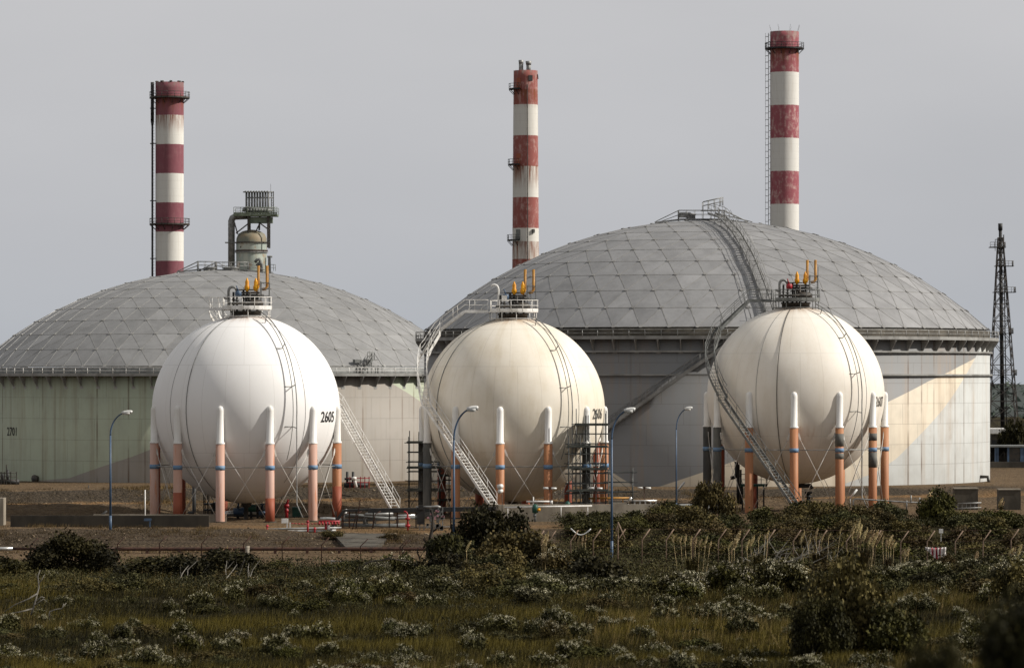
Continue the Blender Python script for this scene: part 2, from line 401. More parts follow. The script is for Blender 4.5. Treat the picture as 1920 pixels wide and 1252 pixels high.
m, n, p, ob = base('ground_soil', .95, 0, .1)
A = lambda q: n.new('ShaderNodeAttribute', attribute_name=q).outputs['Fac']
f1 = n.noise(ob, 1.3, 6, .7); f2 = n.noise(n.mapping(ob, (1, 1, 1), (3, 0, 0)), .12, 5, .6); f3 = n.noise(ob, 4.5, 4, .7)
vor = n.new('ShaderNodeTexVoronoi'); n.l.new(ob, vor.inputs['Vector']); vor.inputs['Scale'].default_value = 2.4
tan_ = n.mix(n.smooth(f1, .35, .7), SR(110, 92, 70), SR(78, 63, 47))
tan_ = n.mix(n.m('MULTIPLY', n.smooth(f2, .4, .65), .5), tan_, SR(82, 68, 51))
tan_ = n.mix(n.m('MULTIPLY', n.smooth(f3, .58, .75), .5), tan_, SR(152, 136, 112))
rk = n.mix(n.smooth(f3, .35, .7), SR(46, 41, 34), SR(80, 70, 58))
rk = n.mix(n.m('MULTIPLY', n.smooth(vor.outputs['Distance'], .35, .0), .25), rk, SR(120, 108, 93))
col = n.mix(A('rock'), tan_, rk)
dr = n.mix(n.smooth(f1, .3, .7), SR(120, 84, 50), SR(148, 118, 78))
col = n.mix(n.m('MULTIPLY', A('dry'), .5), col, dr)
fd = n.mix(n.smooth(f1, .35, .7), SR(40, 36, 20), SR(58, 50, 28))
col = n.mix(n.m('MULTIPLY', A('field'), 1.), col, fd)
n.put(p.inputs['Base Color'], col); bump(n, p, n.m('ADD', n.m('MULTIPLY', f3, .6), n.m('ADD', f1, n.m('MULTIPLY', vor.outputs['Distance'], .8))), .25, .9)
gmesh.materials.append(m)
go = bpy.data.objects.new('ground', gmesh); COL.objects.link(go); tag(go, kind='structure')

# ------------------------------------------------------------------ far hills and the wood on them
hb = MB(); K = 120
hx = np.linspace(-700, 900, K); hz = 4.5+7.2*vnoise(hx, hx*0, .011, 4)+1.8*vnoise(hx, hx*0, .05, 5)
hz = (hz+2.2*sst(230, 300, hx))*sst(-700, -500, hx)*(1-sst(760, 900, hx))
for i in range(K-1):
    x0, x1 = hx[i], hx[i+1]
    rows = [(1500, -.6, -.6), (1700, hz[i]*.6, hz[i+1]*.6), (2000, hz[i], hz[i+1]), (2400, hz[i]*.9, hz[i+1]*.9), (2800, -.6, -.6)]
    for (y0, a0, a1), (y1, b0, b1) in zip(rows, rows[1:]):
        hb.add([(x0, y0, a0), (x1, y0, a1), (x1, y1, b1), (x0, y1, b0)], [(0, 1, 2, 3)], True)
tag(hb.build('hills', pmat('hill_scrub', SR(54, 62, 58), SR(42, 49, 47), .02, rough=.95)), kind='structure')
cnt = 32000
wx = RNG.uniform(-560, 760, cnt); wy = RNG.uniform(1450, 2150, cnt)
wz = np.interp(wx, hx, hz)*np.clip((wy-1450)/500, 0, 1)+RNG.uniform(-.5, 4.2, cnt)*(.35+.65*vnoise(wx, wy, .03, 6))
wz = wz-2.4
c0 = np.stack([wx, wy, wz], 1)
offs = RNG.normal(0, 1, (cnt, 3, 3))*np.array([1.3, 1.3, 1.1])
wv = (c0[:, None, :]+offs).reshape(-1, 3)
wme = fast_mesh('far_wood', wv, np.arange(cnt*3).reshape(-1, 3), RNG.random(cnt), leaf_mat('far_leaf', SR(48, 58, 54), SR(76, 86, 78), 0))
wood_o = bpy.data.objects.new('far_wood', wme); COL.objects.link(wood_o); tag(wood_o, 'dark distant woodland on the low hill behind the lattice tower', 'woodland', kind='stuff')

# ------------------------------------------------------------------ stairs and railings
def railing(mb, pts, h=1.1, step=1.5, r=.035, closed=False, mid=True, toe=0):
    pts = [Vector(p) for p in pts]
    up = Vector((0, 0, h))
    mb.tube([p+up for p in pts], r, 6)
    if mid: mb.tube([p+up*.52 for p in pts], r*.8, 6)
    if toe:
        for a, b in zip(pts, pts[1:]): mb.bar(a+Vector((0, 0, toe/2)), b+Vector((0, 0, toe/2)), .03, toe)
    L = 0; nextp = 0
    for a, b in zip(pts, pts[1:]):
        seg = (b-a).length
        while nextp <= L+seg+1e-6:
            q = a.lerp(b, max(0, min(1, (nextp-L)/seg))); mb.tube([q, q+up], r, 6); nextp += step
        L += seg
    mb.tube([pts[-1], pts[-1]+up], r, 6)
def stairs(P, width, nrm=None, rise=.30, rail_r=.032, rstep=2.0, both=True, sh=.30):
    """stringers + treads, and the handrails, along centre line P"""
    P = [Vector(p) for p in P]; k = len(P); N = []
    for i in range(k):
        d = P[min(i+1, k-1)]-P[max(i-1, 0)]; d.z = 0
        N.append((nrm[i] if nrm else Vector((d.y, -d.x, 0))).normalized())
    L = [p-q*width/2 for p, q in zip(P, N)]; Rr = [p+q*width/2 for p, q in zip(P, N)]
    s = MB(); h = MB()
    for side in (L, Rr):
        for a, b in zip(side, side[1:]): s.bar(a, b, .06, sh)
    for i in range(k-1):
        dz = abs(P[i+1].z-P[i].z); cnt = max(1, int(dz/rise))
        if dz < .3: cnt = max(1, int((P[i+1]-P[i]).length/.3))
        for j in range(cnt):
            t = (j+.5)/cnt; s.bar(L[i].lerp(L[i+1], t), Rr[i].lerp(Rr[i+1], t), .28, .05)
    railing(h, [q+Vector((0, 0, .1)) for q in L], 1.1, rstep, rail_r)
    if both: railing(h, [q+Vector((0, 0, .1)) for q in Rr], 1.1, rstep, rail_r)
    return s, h
def text2d(body, size, sx=1., bold=.0):
    cu = bpy.data.curves.new('t', 'FONT'); cu.body = body; cu.size = size; cu.align_x = 'CENTER'; cu.align_y = 'CENTER'; cu.offset = bold; cu.resolution_u = 4
    o = bpy.data.objects.new('t', cu); COL.objects.link(o); dg = bpy.context.evaluated_depsgraph_get(); dg.update()
    me = o.evaluated_get(dg).to_mesh()
    vs = [(v.co.x*sx, v.co.y) for v in me.vertices]; fs = [tuple(q.vertices) for q in me.polygons]
    o.evaluated_get(dg).to_mesh_clear(); bpy.data.objects.remove(o); bpy.data.curves.remove(cu)
    return vs, fs

# ------------------------------------------------------------------ the three gas spheres
def gas_sphere(px, py, rp, R, a0, label, mats, number, num_deg, num_mat, steel, legsty, seam_deg, riser_deg, base_z, stair, seed, extra=None):
    D = FPX*R/rp; c = W(px, py, D); base_z = base_z if base_z is not None else Z(c.x, c.y)
    t = thing('gas_sphere', label, 'gas tank', (c.x, c.y, base_z), 'white spherical gas tanks')
    cap_m, shell_m = mats
    zr = lambda k: c.z+k*R
    ring = 1.0*R
    def on(deg, r, z): a = math.radians(deg); return Vector((c.x+r*math.sin(a), c.y-r*math.cos(a), z))
    sh = MB(); n1 = 96
    sh.lathe(c, [(max(1e-4, R*math.sin(PI*i/64)), -R*math.cos(PI*i/64)) for i in range(65)], n1)
    sh.build('shell', shell_m, t, origin=c)
    capb = zr(-.355)
    for k in range(12):
        deg = a0+30*k; sty = legsty.get(k, 'leg'); q = on(deg, ring, 0)
        lg = MB(); lg.lathe((q.x, q.y, 0), [(.001, base_z-.1), (.62, base_z-.1), (.62, base_z+.02), (.45, base_z+.06)] if False else [(.455, base_z-.3), (.45, base_z+1.), (.44, capb+.05), (.001, capb+.06)], 20)
        lo = lg.build('leg', M.get(sty, M['leg']), t)
        if sty in ('leggrey', 'legblack'): lo['label'] = 'dark grey coated leg'
        if sty == 'legpink': lo['label'] = 'pink faded leg'
        bp = MB(); bp.lathe((q.x, q.y, 0), [(.45, base_z+.10), (.66, base_z+.10), (.66, base_z-.3)], 20, smooth=False); bp.build('base_plate', M['concd'], lo)
        cp = MB(); cp.lathe((q.x, q.y, 0), [(.47, capb), (.47, capb+.12), (.37, capb+.2), (.36, zr(0)-.1), (.33, zr(0)+.15), (.22, zr(0)+.33), (.001, zr(0)+.42)], 20)
        cp.build('leg_cap', cap_m, lo)
        bd = MB(); bd.lathe((q.x, q.y, 0), [(.45, zr(-.625)), (.475, zr(-.625)), (.475, zr(-.58)), (.45, zr(-.58))], 20)
        bd.build('paint_band', M['band'], lo)
        if sty == 'legpink' and k % 2 == 0 or sty == 'legred':
            fb = MB(); fb.lathe((q.x, q.y, 0), [(.45, base_z-.2), (.463, base_z-.2), (.463, base_z+2.4+.5*(k % 3)), (.45, base_z+2.4+.5*(k % 3))], 20); fb.build('repainted_foot', M['legdark'], lo)
        if sty == 'legpart':
            for (za, zb) in (((-.56, -.42), (-.70, -.635)) if k % 2 else ((-.50, -.42), (-.80, -.63))):
                fb = MB(); fb.lathe((q.x, q.y, 0), [(.44, zr(zb)), (.462, zr(zb)), (.462, zr(za)), (.44, zr(za))], 20); fb.build('bare_patch', M['leggrey'], lo)
        q2 = on(deg+30, ring, 0); br = MB()
        d = (q2-q).normalized()
        top = zr(-.44); bot = base_z+.5
        for a_, b_ in ((q+d*.45, q2-d*.45), (q2-d*.45, q+d*.45)):
            A_ = Vector((a_.x, a_.y, top)); B_ = Vector((b_.x, b_.y, bot))
            br.tube([A_, B_], .033, 6); br.bar(A_+Vector((0, 0, .25)), A_+(B_-A_).normalized()*.5, .05, .22)
        br.build('cross_brace', M['rod'], t)
    tr = MB(); pts = [on(a0+30*k, ring, zr(-.60)) for k in range(13)]
    tr.tube(pts, .05, 6); tr.build('tie_ring', M['galv'], t)
    # thin conduit lying on the shell, and the stand-off riser with its brackets
    cd_ = MB(); cd_.tube([on(seam_deg, (R+.05)*math.cos(b), c.z+(R+.05)*math.sin(b)) for b in np.radians(np.linspace(76, -74, 40))], .035, 5); cd_.build('conduit', M['dark'] if steel is M['grey'] else M['grey'], t)
    rp_ = MB(); rr = R+.75
    pts = [on(riser_deg, rr*math.cos(b), c.z+rr*math.sin(b)) for b in np.radians(np.linspace(72, -4, 26))]
    e = pts[-1]; pts += [Vector((e.x, e.y, zr(-.6))), Vector((e.x, e.y, base_z+1.8)), Vector((e.x+.6, e.y-.5, base_z+.5))]
    rp_.tube(pts, .06, 6)
    pts2 = [on(riser_deg-1.6, (R+.5)*math.cos(b), c.z+(R+.5)*math.sin(b)) for b in np.radians(np.linspace(70, -30, 30))]
    rp_.tube(pts2, .04, 6)
    for b in np.radians([66, 40, 14, -10]):
        a1 = on(riser_deg, (R-.02)*math.cos(b), c.z+(R-.02)*math.sin(b)); b1 = on(riser_deg, (R+.8)*math.cos(b), c.z+(R+.8)*math.sin(b)); rp_.tube([a1, b1], .05, 6)
        a2 = on(riser_deg-5, (R+.03)*math.cos(b), c.z+(R+.03)*math.sin(b)); rp_.tube([a1, a2], .04, 5)
    rp_.build('riser_pipe', M['galv'], t)
    s2 = MB()
    for dg_ in (riser_deg+9, seam_deg-14): s2.tube([on(dg_, (R+.02)*math.cos(b), c.z+(R+.02)*math.sin(b)) for b in np.radians(np.linspace(78, -50, 40))], .018, 4)
    s2.build('cable', M['grey'], t)
    # number
    vs, fs = text2d(number, 1.5, .92 if number == '2605' else .84, .02); nm = MB(); rn = R+.035; lat0 = (number_z[number]-c.z)/R
    o = []
    for (u, v) in vs:
        b = math.asin(lat0)+v/rn; a = math.radians(num_deg)+u/(rn*math.cos(b))
        o.append((c.x+rn*math.cos(b)*math.sin(a), c.y-rn*math.cos(b)*math.cos(a), c.z+rn*math.sin(b)))
    nm.add(o, fs); nm.build('number', num_mat, t)
    # top platform
    zf = zr(1.07); pf = MB(); rpz = 2.6
    pf.lathe((c.x, c.y, 0), [(.9, zf-.1), (rpz, zf-.1), (rpz, zf), (.9, zf), (.9, zf-.1)], 24, smooth=False)
    for k in range(10):
        q = on(k*36+8, rpz-.15, 0); zz = c.z+math.sqrt(R*R-(rpz-.15)**2); pf.tube([(q.x, q.y, zz-.1), (q.x, q.y, zf)], .05, 6)
    pf.tube(arc(c, rpz-.12, 0, 2*PI, zf-.75, 28), .03, 5)
    pf.build('platform', steel, t)
    rl = MB(); railing(rl, arc(c, rpz, math.radians(-60), math.radians(245), zf, 26), 1.15, 1.25, .04, toe=.28); rl.build('platform_railing', steel, t)
    mf = MB()                                        # nozzles and pipework on the crown
    mf.lathe((c.x, c.y, 0), [(.01, zr(1)-.2), (1.5, zr(1)-.25), (1.5, zr(1)+.28), (1.6, zr(1)+.3), (1.6, zr(1)+.45), (.01, zr(1)+.46)], 20)
    mf.lathe((c.x+.9, c.y-.3, 0), [(.5, zf+.2), (.85, zf+.25), (.9, zf+.6), (.6, zf+.9), (.01, zf+.95)], 14)
    for dx, dy, hh in ((-.9, -.4, 1.5), (-.3, .5, 1.9), (.4, -.6, 1.6), (1.1, .4, 2.0), (-1.3, .3, 1.7), (.1, -.1, 2.1)):
        mf.tube([(c.x+dx, c.y+dy, zr(1)), (c.x+dx, c.y+dy, zf+hh)], .11, 8); mf.lathe((c.x+dx, c.y+dy, 0), [(.01, zf+hh*.5), (.22, zf+hh*.5), (.22, zf+hh*.5+.1), (.01, zf+hh*.5+.1)], 10)
    mf.tube([(c.x-1.0, c.y-.4, zf+1.6), (c.x+1.4, c.y-.4, zf+1.6)], .10, 8); mf.tube([(c.x-.6, c.y+.4, zf+1.35), (c.x+1.8, c.y+.2, zf+1.35)], .12, 8)
    mf.tube([(c.x-1.8, c.y-.8, zf+.5), (c.x+1.5, c.y-1.0, zf+.5)], .10, 8); mf.box((c.x-.1, c.y, zf+1.9), (1.6, .9, .10))
    mf.box((c.x+.4, c.y+.7, zf+.7), (1.1, .5, .9))
    mf.build('crown_pipework', M['dark'], t)
    gp = MB()
    if extra == 'hook': gp.tube([(c.x-1.55, c.y-.3, zf), (c.x-1.5, c.y-.3, zf+2.2)]+[(c.x-1.95+.42*math.cos(b), c.y-.3, zf+2.35+.42*math.sin(b)) for b in np.linspace(0, PI*.8, 8)], .10, 8); gp.box((c.x-.9, c.y-.9, zf+1.35), (.55, .5, .6)); gm = M['white']
    else:
        gp.tube([(c.x-1.75, c.y-.3, zf), (c.x-1.75, c.y-.3, zf+1.8)]+[(c.x-1.35-.4*math.cos(b), c.y-.3, zf+1.8+.4*math.sin(b)) for b in np.linspace(0, PI*.8, 8)]+[(c.x-.8, c.y-.3, zf+1.6)], .14, 8); gm = M['galv']
        gp.lathe((c.x-2.0, c.y-.5, 0), [(.01, zf+.9), (.26, zf+1.), (.26, zf+1.15), (.01, zf+1.2)], 10)
    gp.build('goose_neck_pipe', gm, t)
    for dx in (.12, 1.0):                            # relief valves, then their vent stacks
        rv = MB(); rv.lathe((c.x+dx, c.y-.35, 0), [(.01, zf+1.75), (.16, zf+1.75), (.16, zf+1.9), (.27, zf+1.95), (.28, zf+2.25), (.20, zf+2.38), (.20, zf+2.72), (.12, zf+2.9), (.06, zf+3.08), (.01, zf+3.1)], 12)
        rv.build('relief_valve', M['yellow'], t)
    for dx in (1.25, 2.12):
        vp = MB(); vp.tube([(c.x+dx-.5, c.y-.1, zf+1.95), (c.x+dx-.15, c.y-.1, zf+2.0), (c.x+dx, c.y, zf+2.25), (c.x+dx, c.y, zf+4.35)], .15, 10); vp.build('vent_stack', M['ochre'], t)
    fr = MB()
    for dx, dy in ((2.35, -.6), (2.35, .6), (1.5, .6), (1.5, -.6)): fr.tube([(c.x+dx, c.y+dy, zf), (c.x+dx, c.y+dy, zf+(3.6 if dx > 2 and dy < 0 else 2.7))], .04, 5)
    for hh in (1.3, 2.0, 2.6):
        fr.tube([(c.x+1.5, c.y-.6, zf+hh), (c.x+2.35, c.y-.6, zf+hh), (c.x+2.35, c.y+.6, zf+hh), (c.x+1.5, c.y+.6, zf+hh), (c.x+1.5, c.y-.6, zf+hh)], .035, 5)
    fr.build('access_frame', M['grey'], t)
    vb = MB(); vb.lathe((c.x-.75, c.y-.7, 0), [(.01, zf+1.2), (.3, zf+1.25), (.34, zf+1.5), (.3, zf+1.75), (.01, zf+1.8)], 12); vb.tube([(c.x-.75, c.y-.7, zf+1.8), (c.x-.95, c.y-.7, zf+2.3)], .07, 6)
    vb.build('crown_valve', M['blue'] if extra != 'red' else M['red'], t)
    # drain nozzle under the sphere
    dn = MB(); dn.lathe((c.x, c.y, 0), [(.5, zr(-1)+.2), (.5, zr(-1)-.35), (.22, zr(-1)-.4), (.22, base_z)], 12); dn.build('bottom_nozzle', M['dark'], t)
    # stairs
    P = stair(c, R, zf)
    s, h = stairs(P, .95); so = s.build('staircase', steel, t); h.build('handrail', steel, so)
    return t, c

number_z = {'2605': PZ(783, 412), '2606': PZ(777, 424), '2607': PZ(754, 439)}
def spir(c, pts, n=8):
    """pts: (deg, radius, z) about the sphere's axis, interpolated smoothly"""
    out = []
    for (d0, r0, z0), (d1, r1, z1) in zip(pts, pts[1:]):
        for i in range(n):
            t = i/n; a = math.radians(d0+(d1-d0)*t); r = r0+(r1-r0)*t; out.append(Vector((c.x+r*math.sin(a), c.y-r*math.cos(a), z0+(z1-z0)*t)))
    a = math.radians(pts[-1][0]); out.append(Vector((c.x+pts[-1][1]*math.sin(a), c.y-pts[-1][1]*math.cos(a), pts[-1][2])))
    return out
def st2605(c, R, zf):
    lo = W(742, 956, c.y-4.9); up = W(637, 768, c.y+5.3)
    return [lo, up]+spir(c, [(121, 10.8, up.z+.05), (150, 10.4, c.z+3.5), (185, 9.2, c.z+6.8), (222, 5.4, zf), (226, 2.7, zf)], 6)
def st2606(c, R, zf):
    lo = W(925, 947, c.y-13.7); up = W(806, 767, c.y-6.4)
    return [lo, up]+spir(c, [(-56, 10.6, up.z+.25), (-66, 10.2, c.z+2.9), (-84, 9.2, c.z+5.6), (-92, 7.6, c.z+8.2), (-90, 5.0, zf), (-90, 2.6, zf)], 6)
def st2607(c, R, zf):
    lo = W(1502, 962, c.y-15.7); up = W(1353, 747, c.y-7.2)
    return [lo, up]+spir(c, [(-50, 10.7, up.z+.25), (-60, 10.4, c.z+1.8), (-75, 9.7, c.z+4.3), (-84, 8.4, c.z+7.0), (-90, 5.0, zf), (-90, 2.6, zf)], 6)
sm1 = sphere_mat('sphere_paint_white', (.83, .82, .81), (.72, .70, .67), .35, .15, 9.5, .1, 1.)
sm2 = sphere_mat('sphere_paint_cream', (.78, .725, .63), (.62, .54, .41), .8, .6, 9.5, .3, 4.)
sm3 = sphere_mat('sphere_paint_ivory', (.79, .745, .675), (.64, .57, .47), .65, 1., 9.5, .55, 9.)
P_ = 'legpink'
g1, c1 = gas_sphere(461.5, 767, 176, 9.5, 18, 'clean white sphere numbered 2605, nearest to the green tank, on pink legs', (M['cap'], sm1), '2605', 63.8, M['text'], M['white'],
    {0: P_, 1: P_, 2: 'legred', 11: P_, 10: P_, 9: P_, 3: 'legred', 4: 'leg', 5: 'legdark', 7: 'legdark', 8: 'legdark', 6: 'legdark'}, -35, 33, None, st2605, 1)
g2, c2 = gas_sphere(962, 768, 172, 9.5, -8, 'cream weathered sphere numbered 2606 with scaffolding round its legs', (M['cap'], sm2), '2606', 66.5, M['textg'], M['white'],
    {9: 'leggrey', 2: 'leggrey', 8: 'legdark', 5: 'legdark', 6: 'legdark', 7: 'legdark', 4: 'legdark', 10: 'leggrey'}, -55, 36, 0.0, st2606, 2, 'hook')
# leg indices of the second sphere: 10 = left near, 9 = left rim, 2 = right near
g3, c3 = gas_sphere(1492, 741, 166, 9.5, -5, 'ivory sphere numbered 2607 with a dark grey stairway, by the grey tank', (M['cap'], sm3), '2607', 66.3, M['textg'], M['grey'],
    {9: 'legblack', 10: 'leggrey', 1: 'legpart', 2: 'legpart', 8: 'legdark', 7: 'legdark'}, -16, 39, None, st2607, 3, 'red')
# ------------------------------------------------------------------ the two domed storage tanks
def dome_tank(label, cx, cy, R, z0, zfloor, zdome, Rs, rise, wallm, domem, hubm, phi0, girders, seed, kerbm):
    t = thing('storage_tank', label, 'storage tank', (cx, cy, z0), 'domed storage tanks')
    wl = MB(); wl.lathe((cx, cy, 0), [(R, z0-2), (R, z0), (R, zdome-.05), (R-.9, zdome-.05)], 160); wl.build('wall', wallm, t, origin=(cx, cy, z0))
    # rim walkway: floor, fascia, kerb under the dome
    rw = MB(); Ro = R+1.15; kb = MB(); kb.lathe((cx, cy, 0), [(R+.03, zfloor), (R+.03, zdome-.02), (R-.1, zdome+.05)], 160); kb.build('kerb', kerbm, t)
    rw.lathe((cx, cy, 0), [(R, zfloor-.12), (Ro, zfloor-.30), (Ro+.04, zfloor-.30), (Ro+.04, zfloor+.12), (Ro, zfloor+.12), (Ro, zfloor), (R+.02, zfloor)], 160, smooth=False)
    rw.build('rim_walkway', M['rim'], t)
    rl = MB(); railing(rl, arc((cx, cy), Ro, -PI*.62, PI*.62, zfloor, 110), .95, 2.1, .05); rl.build('rim_railing', M['galv'] if girders else M['white'], t)
    # gusset brackets: one mesh, copied round the visible half
    K = 84; first = None
    for k in range(-22, 23):
        a = 2*PI*k/K+.02
        if first is None:
            b = MB(); Rr = R; zb = zfloor
            b.prism([(Rr-.02, -.05, zb-.13), (Rr+1.1, -.05, zb-.33), (Rr+1.1, -.05, zb-.5), (Rr-.02, -.05, zb-2.0)], (0, .1, 0))
            b.prism([(Rr-.02, -.28, zb-1.75), (Rr+.03, -.28, zb-1.75), (Rr+.03, -.28, zb-2.15), (Rr-.02, -.28, zb-2.15)], (0, .56, 0))
            first = b.build('bracket', M['rim'], None, origin=(0, 0, 0)); o = first
        else:
            o = first.copy(); COL.objects.link(o)
        o.parent = t; o.location = (0, 0, -z0); o.rotation_euler = (0, 0, a-PI/2)
    for gz in girders:
        g = MB(); g.lathe((cx, cy, 0), [(R-.02, gz), (R+.34, gz), (R+.34, gz-.22), (R+.3, gz-.22), (R+.3, gz-.05), (R-.02, gz-.05)], 160, smooth=False); g.build('wind_girder', M['rim'], t)
    # geodesic dome: eleven rings of 6k nodes
    NR = 11; thm = math.asin((R-.15)/Rs)
    zc = zdome+rise-Rs
    nodes = {}; vs = []
    def nd(k, j):
        j %= max(1, 6*k)
        if (k, j) not in nodes:
            th = thm*k/NR; ph = phi0+2*PI*j/max(1, 6*k); nodes[(k, j)] = len(vs)
            vs.append((cx+Rs*math.sin(th)*math.sin(ph), cy-Rs*math.sin(th)*math.cos(ph), zc+Rs*math.cos(th)))
        return nodes[(k, j)]
    fs = []
    for k in range(NR):
        for s_ in range(6):
            for i in range(k+1):
                fs.append((nd(k, s_*k+i), nd(k+1, s_*(k+1)+i), nd(k+1, s_*(k+1)+i+1)))
                if i < k: fs.append((nd(k, s_*k+i), nd(k+1, s_*(k+1)+i+1), nd(k, s_*k+i+1)))
    va = np.array(vs); rg = np.random.default_rng(seed)
    fc = va[np.array(fs)].mean(1)
    tint = rg.normal(1, .045, len(fs))*(1+.12*(rg.random(len(fs)) > .93))
    for _ in range(9):                               # a few replaced panels in groups
        q = fc[rg.integers(len(fs))]; tint[np.linalg.norm(fc-q, axis=1) < 3.2] *= rg.choice([.93, 1.07])
    me = fast_mesh('dome_roof', va-np.array([cx, cy, zdome]), np.array(fs), tint, domem)
    do = bpy.data.objects.new('dome_roof', me); COL.objects.link(do); do.parent = t; do.location = (0, 0, zdome-z0)
    ed = set()
    for f in fs:
        for a, b in zip(f, f[1:]+f[:1]): ed.add((min(a, b), max(a, b)))
    st = MB(); ctr = Vector((cx, cy, zc))
    for a, b in ed:
        pa, pb = Vector(vs[a]), Vector(vs[b])
        if max(pa.y, pb.y) > cy+R*.55: continue
        up = ((pa+pb)/2-ctr).normalized(); st.bar(pa+up*.0, pb+up*.0, .10, .05, up)
    for a, p in enumerate(vs):
        p = Vector(p)
        if p.y > cy+R*.55: continue
        nrm_ = (p-ctr).normalized(); q = nrm_.to_track_quat('Z', 'Y')
        ring = [(p+q@Vector((.25*math.cos(u), .25*math.sin(u), .02))) for u in np.linspace(0, 2*PI, 9)[:-1]]
        st.prism(ring, nrm_*.09)
    st.build('roof_ribs', hubm, t)
    return t
CR = (PX(1324, 565), 565.0); CL = (PX(419, 643), 643.0); RT = 38.3
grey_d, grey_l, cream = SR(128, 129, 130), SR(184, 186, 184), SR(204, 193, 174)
def azr(px, D=565., Rr=RT, cx=CR[0]):              # photo column -> angle on the shell, solved on the front
    lo, hi = -PI/2, PI/2
    for _ in range(50):
        mid = (lo+hi)/2
        if 960+(cx+Rr*math.sin(mid))*FPX/(D-Rr*math.cos(mid)) < px: lo = mid
        else: hi = mid
    return mid
def zone(pts, D, cx, z0):
    o = []
    for px, py in pts:
        a = azr(px, D, RT, cx); o.append((math.degrees(a), PZ(py, D-RT*math.cos(a))-z0))
    return o
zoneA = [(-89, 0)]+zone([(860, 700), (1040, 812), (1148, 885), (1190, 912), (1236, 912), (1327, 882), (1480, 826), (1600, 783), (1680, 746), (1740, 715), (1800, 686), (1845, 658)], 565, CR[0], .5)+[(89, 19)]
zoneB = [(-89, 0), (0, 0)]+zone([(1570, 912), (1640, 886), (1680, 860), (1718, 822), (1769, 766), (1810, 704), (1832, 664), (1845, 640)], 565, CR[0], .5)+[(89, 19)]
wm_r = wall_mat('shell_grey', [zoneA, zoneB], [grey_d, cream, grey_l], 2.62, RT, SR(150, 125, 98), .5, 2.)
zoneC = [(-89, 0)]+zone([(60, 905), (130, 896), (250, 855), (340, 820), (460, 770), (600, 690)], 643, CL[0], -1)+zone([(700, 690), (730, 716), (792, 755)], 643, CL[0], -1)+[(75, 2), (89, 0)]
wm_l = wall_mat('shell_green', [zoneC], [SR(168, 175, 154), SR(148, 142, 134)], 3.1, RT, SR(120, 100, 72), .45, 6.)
dm_r = dome_mat('dome_panels_grey', SR(146, 146, 147), SR(131, 131, 132)); dm_l = dome_mat('dome_panels_light', SR(145, 145, 145), SR(131, 131, 131))
tank_r = dome_tank('grey domed storage tank with a cream painted band and a stairway over its roof', CR[0], CR[1], RT, .5, PZ(631, 525.5), PZ(622, 565), 56.4, 15.1, wm_r, dm_r, pmat('ribs_dull', SR(138, 137, 135), rough=.6), math.radians(12), [PZ(657, 526.5), PZ(701, 526.5)], 3, M['concd'])  # dark kerb colour stands in for the shadow band below the dome
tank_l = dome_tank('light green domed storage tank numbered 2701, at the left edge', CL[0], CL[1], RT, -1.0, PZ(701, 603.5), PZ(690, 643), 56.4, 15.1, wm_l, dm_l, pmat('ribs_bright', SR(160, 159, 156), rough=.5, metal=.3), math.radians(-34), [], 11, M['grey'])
# number 2701
vs, fs = text2d('2701', 1.75, .62, .02); nm = MB(); zc_ = PZ(810, 615); rn = RT+.04; a0_ = azr(23, 643., RT, CL[0])
nm.add([(CL[0]+rn*math.sin(a0_+u*1.35/rn), CL[1]-rn*math.cos(a0_+u*1.35/rn), zc_+v) for u, v in vs], fs)
nm.build('number', M['text'], tank_l)
def dome_pt(C, zd, phi, t, off=0):                 # t = 0 top .. 1 rim
    th = math.asin((RT-.15)/56.4)*t; r = (56.4+off)*math.sin(th); return Vector((C[0]+r*math.sin(phi), C[1]-r*math.cos(phi), zd+15.1-56.4+(56.4+off)*math.cos(th)))
# roof stairway of the grey tank, with its side props
zr_ = PZ(622, 565); ph = math.radians(9.8)
ts = [.08, .22, .25, .42, .45, .62, .65, .84, .87, .995]
P = [dome_pt(CR, zr_, ph, t, .95 if t < .4 else .8) for i, t in enumerate(ts)]
s, h = stairs(P, 1.05, [V(math.cos(ph), math.sin(ph), 0)]*len(P), .28, .035, 2.2); so = s.build('roof_stairway', M['rim'], tank_r)
nrm = V(math.cos(ph), math.sin(ph), 0)
for i in range(1, 10):
    t = .1+.094*i; top = dome_pt(CR, zr_, ph, t, 2.3); ft = dome_pt(CR, zr_, ph, t+.03, .05)
    for sg in (-1, 1):
        h.tube([top+nrm*sg*.52, ft+nrm*sg*1.7], .03, 5); h.tube([dome_pt(CR, zr_, ph, t, .9)+nrm*sg*.65, dome_pt(CR, zr_, ph, t, 0)+nrm*sg*.65], .05, 5)
h.build('handrail', M['galv'], so)
tp = MB(); zt = zr_+15.1
def roof_deck(C, x0, x1, y, zt, mb, ramps=True):
    mb.box(((x0+x1)/2, C[1]+y, zt+.15), (x1-x0, 3.2, .12))
    for yy in (-1.55, 1.55): railing(mb, [V(x0, C[1]+y+yy, zt+.2), V(x1, C[1]+y+yy, zt+.2)], 1.15, 1.1, .04)
    for xx in (x0, x1): railing(mb, [V(xx, C[1]+y-1.55, zt+.2), V(xx, C[1]+y+1.55, zt+.2)], 1.15, 1.1, .04)
    for xa, xb in ((x0, x0-3.2), (x1, x1+3.2)):
        for yy in (-.6, .6):
            mb.tube([V(xa, C[1]+y+yy, zt+1.35), V(xb, C[1]+y+yy, zt-.2)], .05, 5); mb.tube([V(xa, C[1]+y+yy, zt+.75), V(xb+.6, C[1]+y+yy, zt-.2)], .04, 5); mb.bar(V(xa, C[1]+y+yy, zt+.1), V(xb, C[1]+y+yy, zt-.3), .08, .2)
    for k in range(6): mb.tube([V(x0+(x1-x0)*k/5, C[1]+y-1, zt-.5), V(x0+(x1-x0)*k/5, C[1]+y-1, zt+.15)], .06, 5)
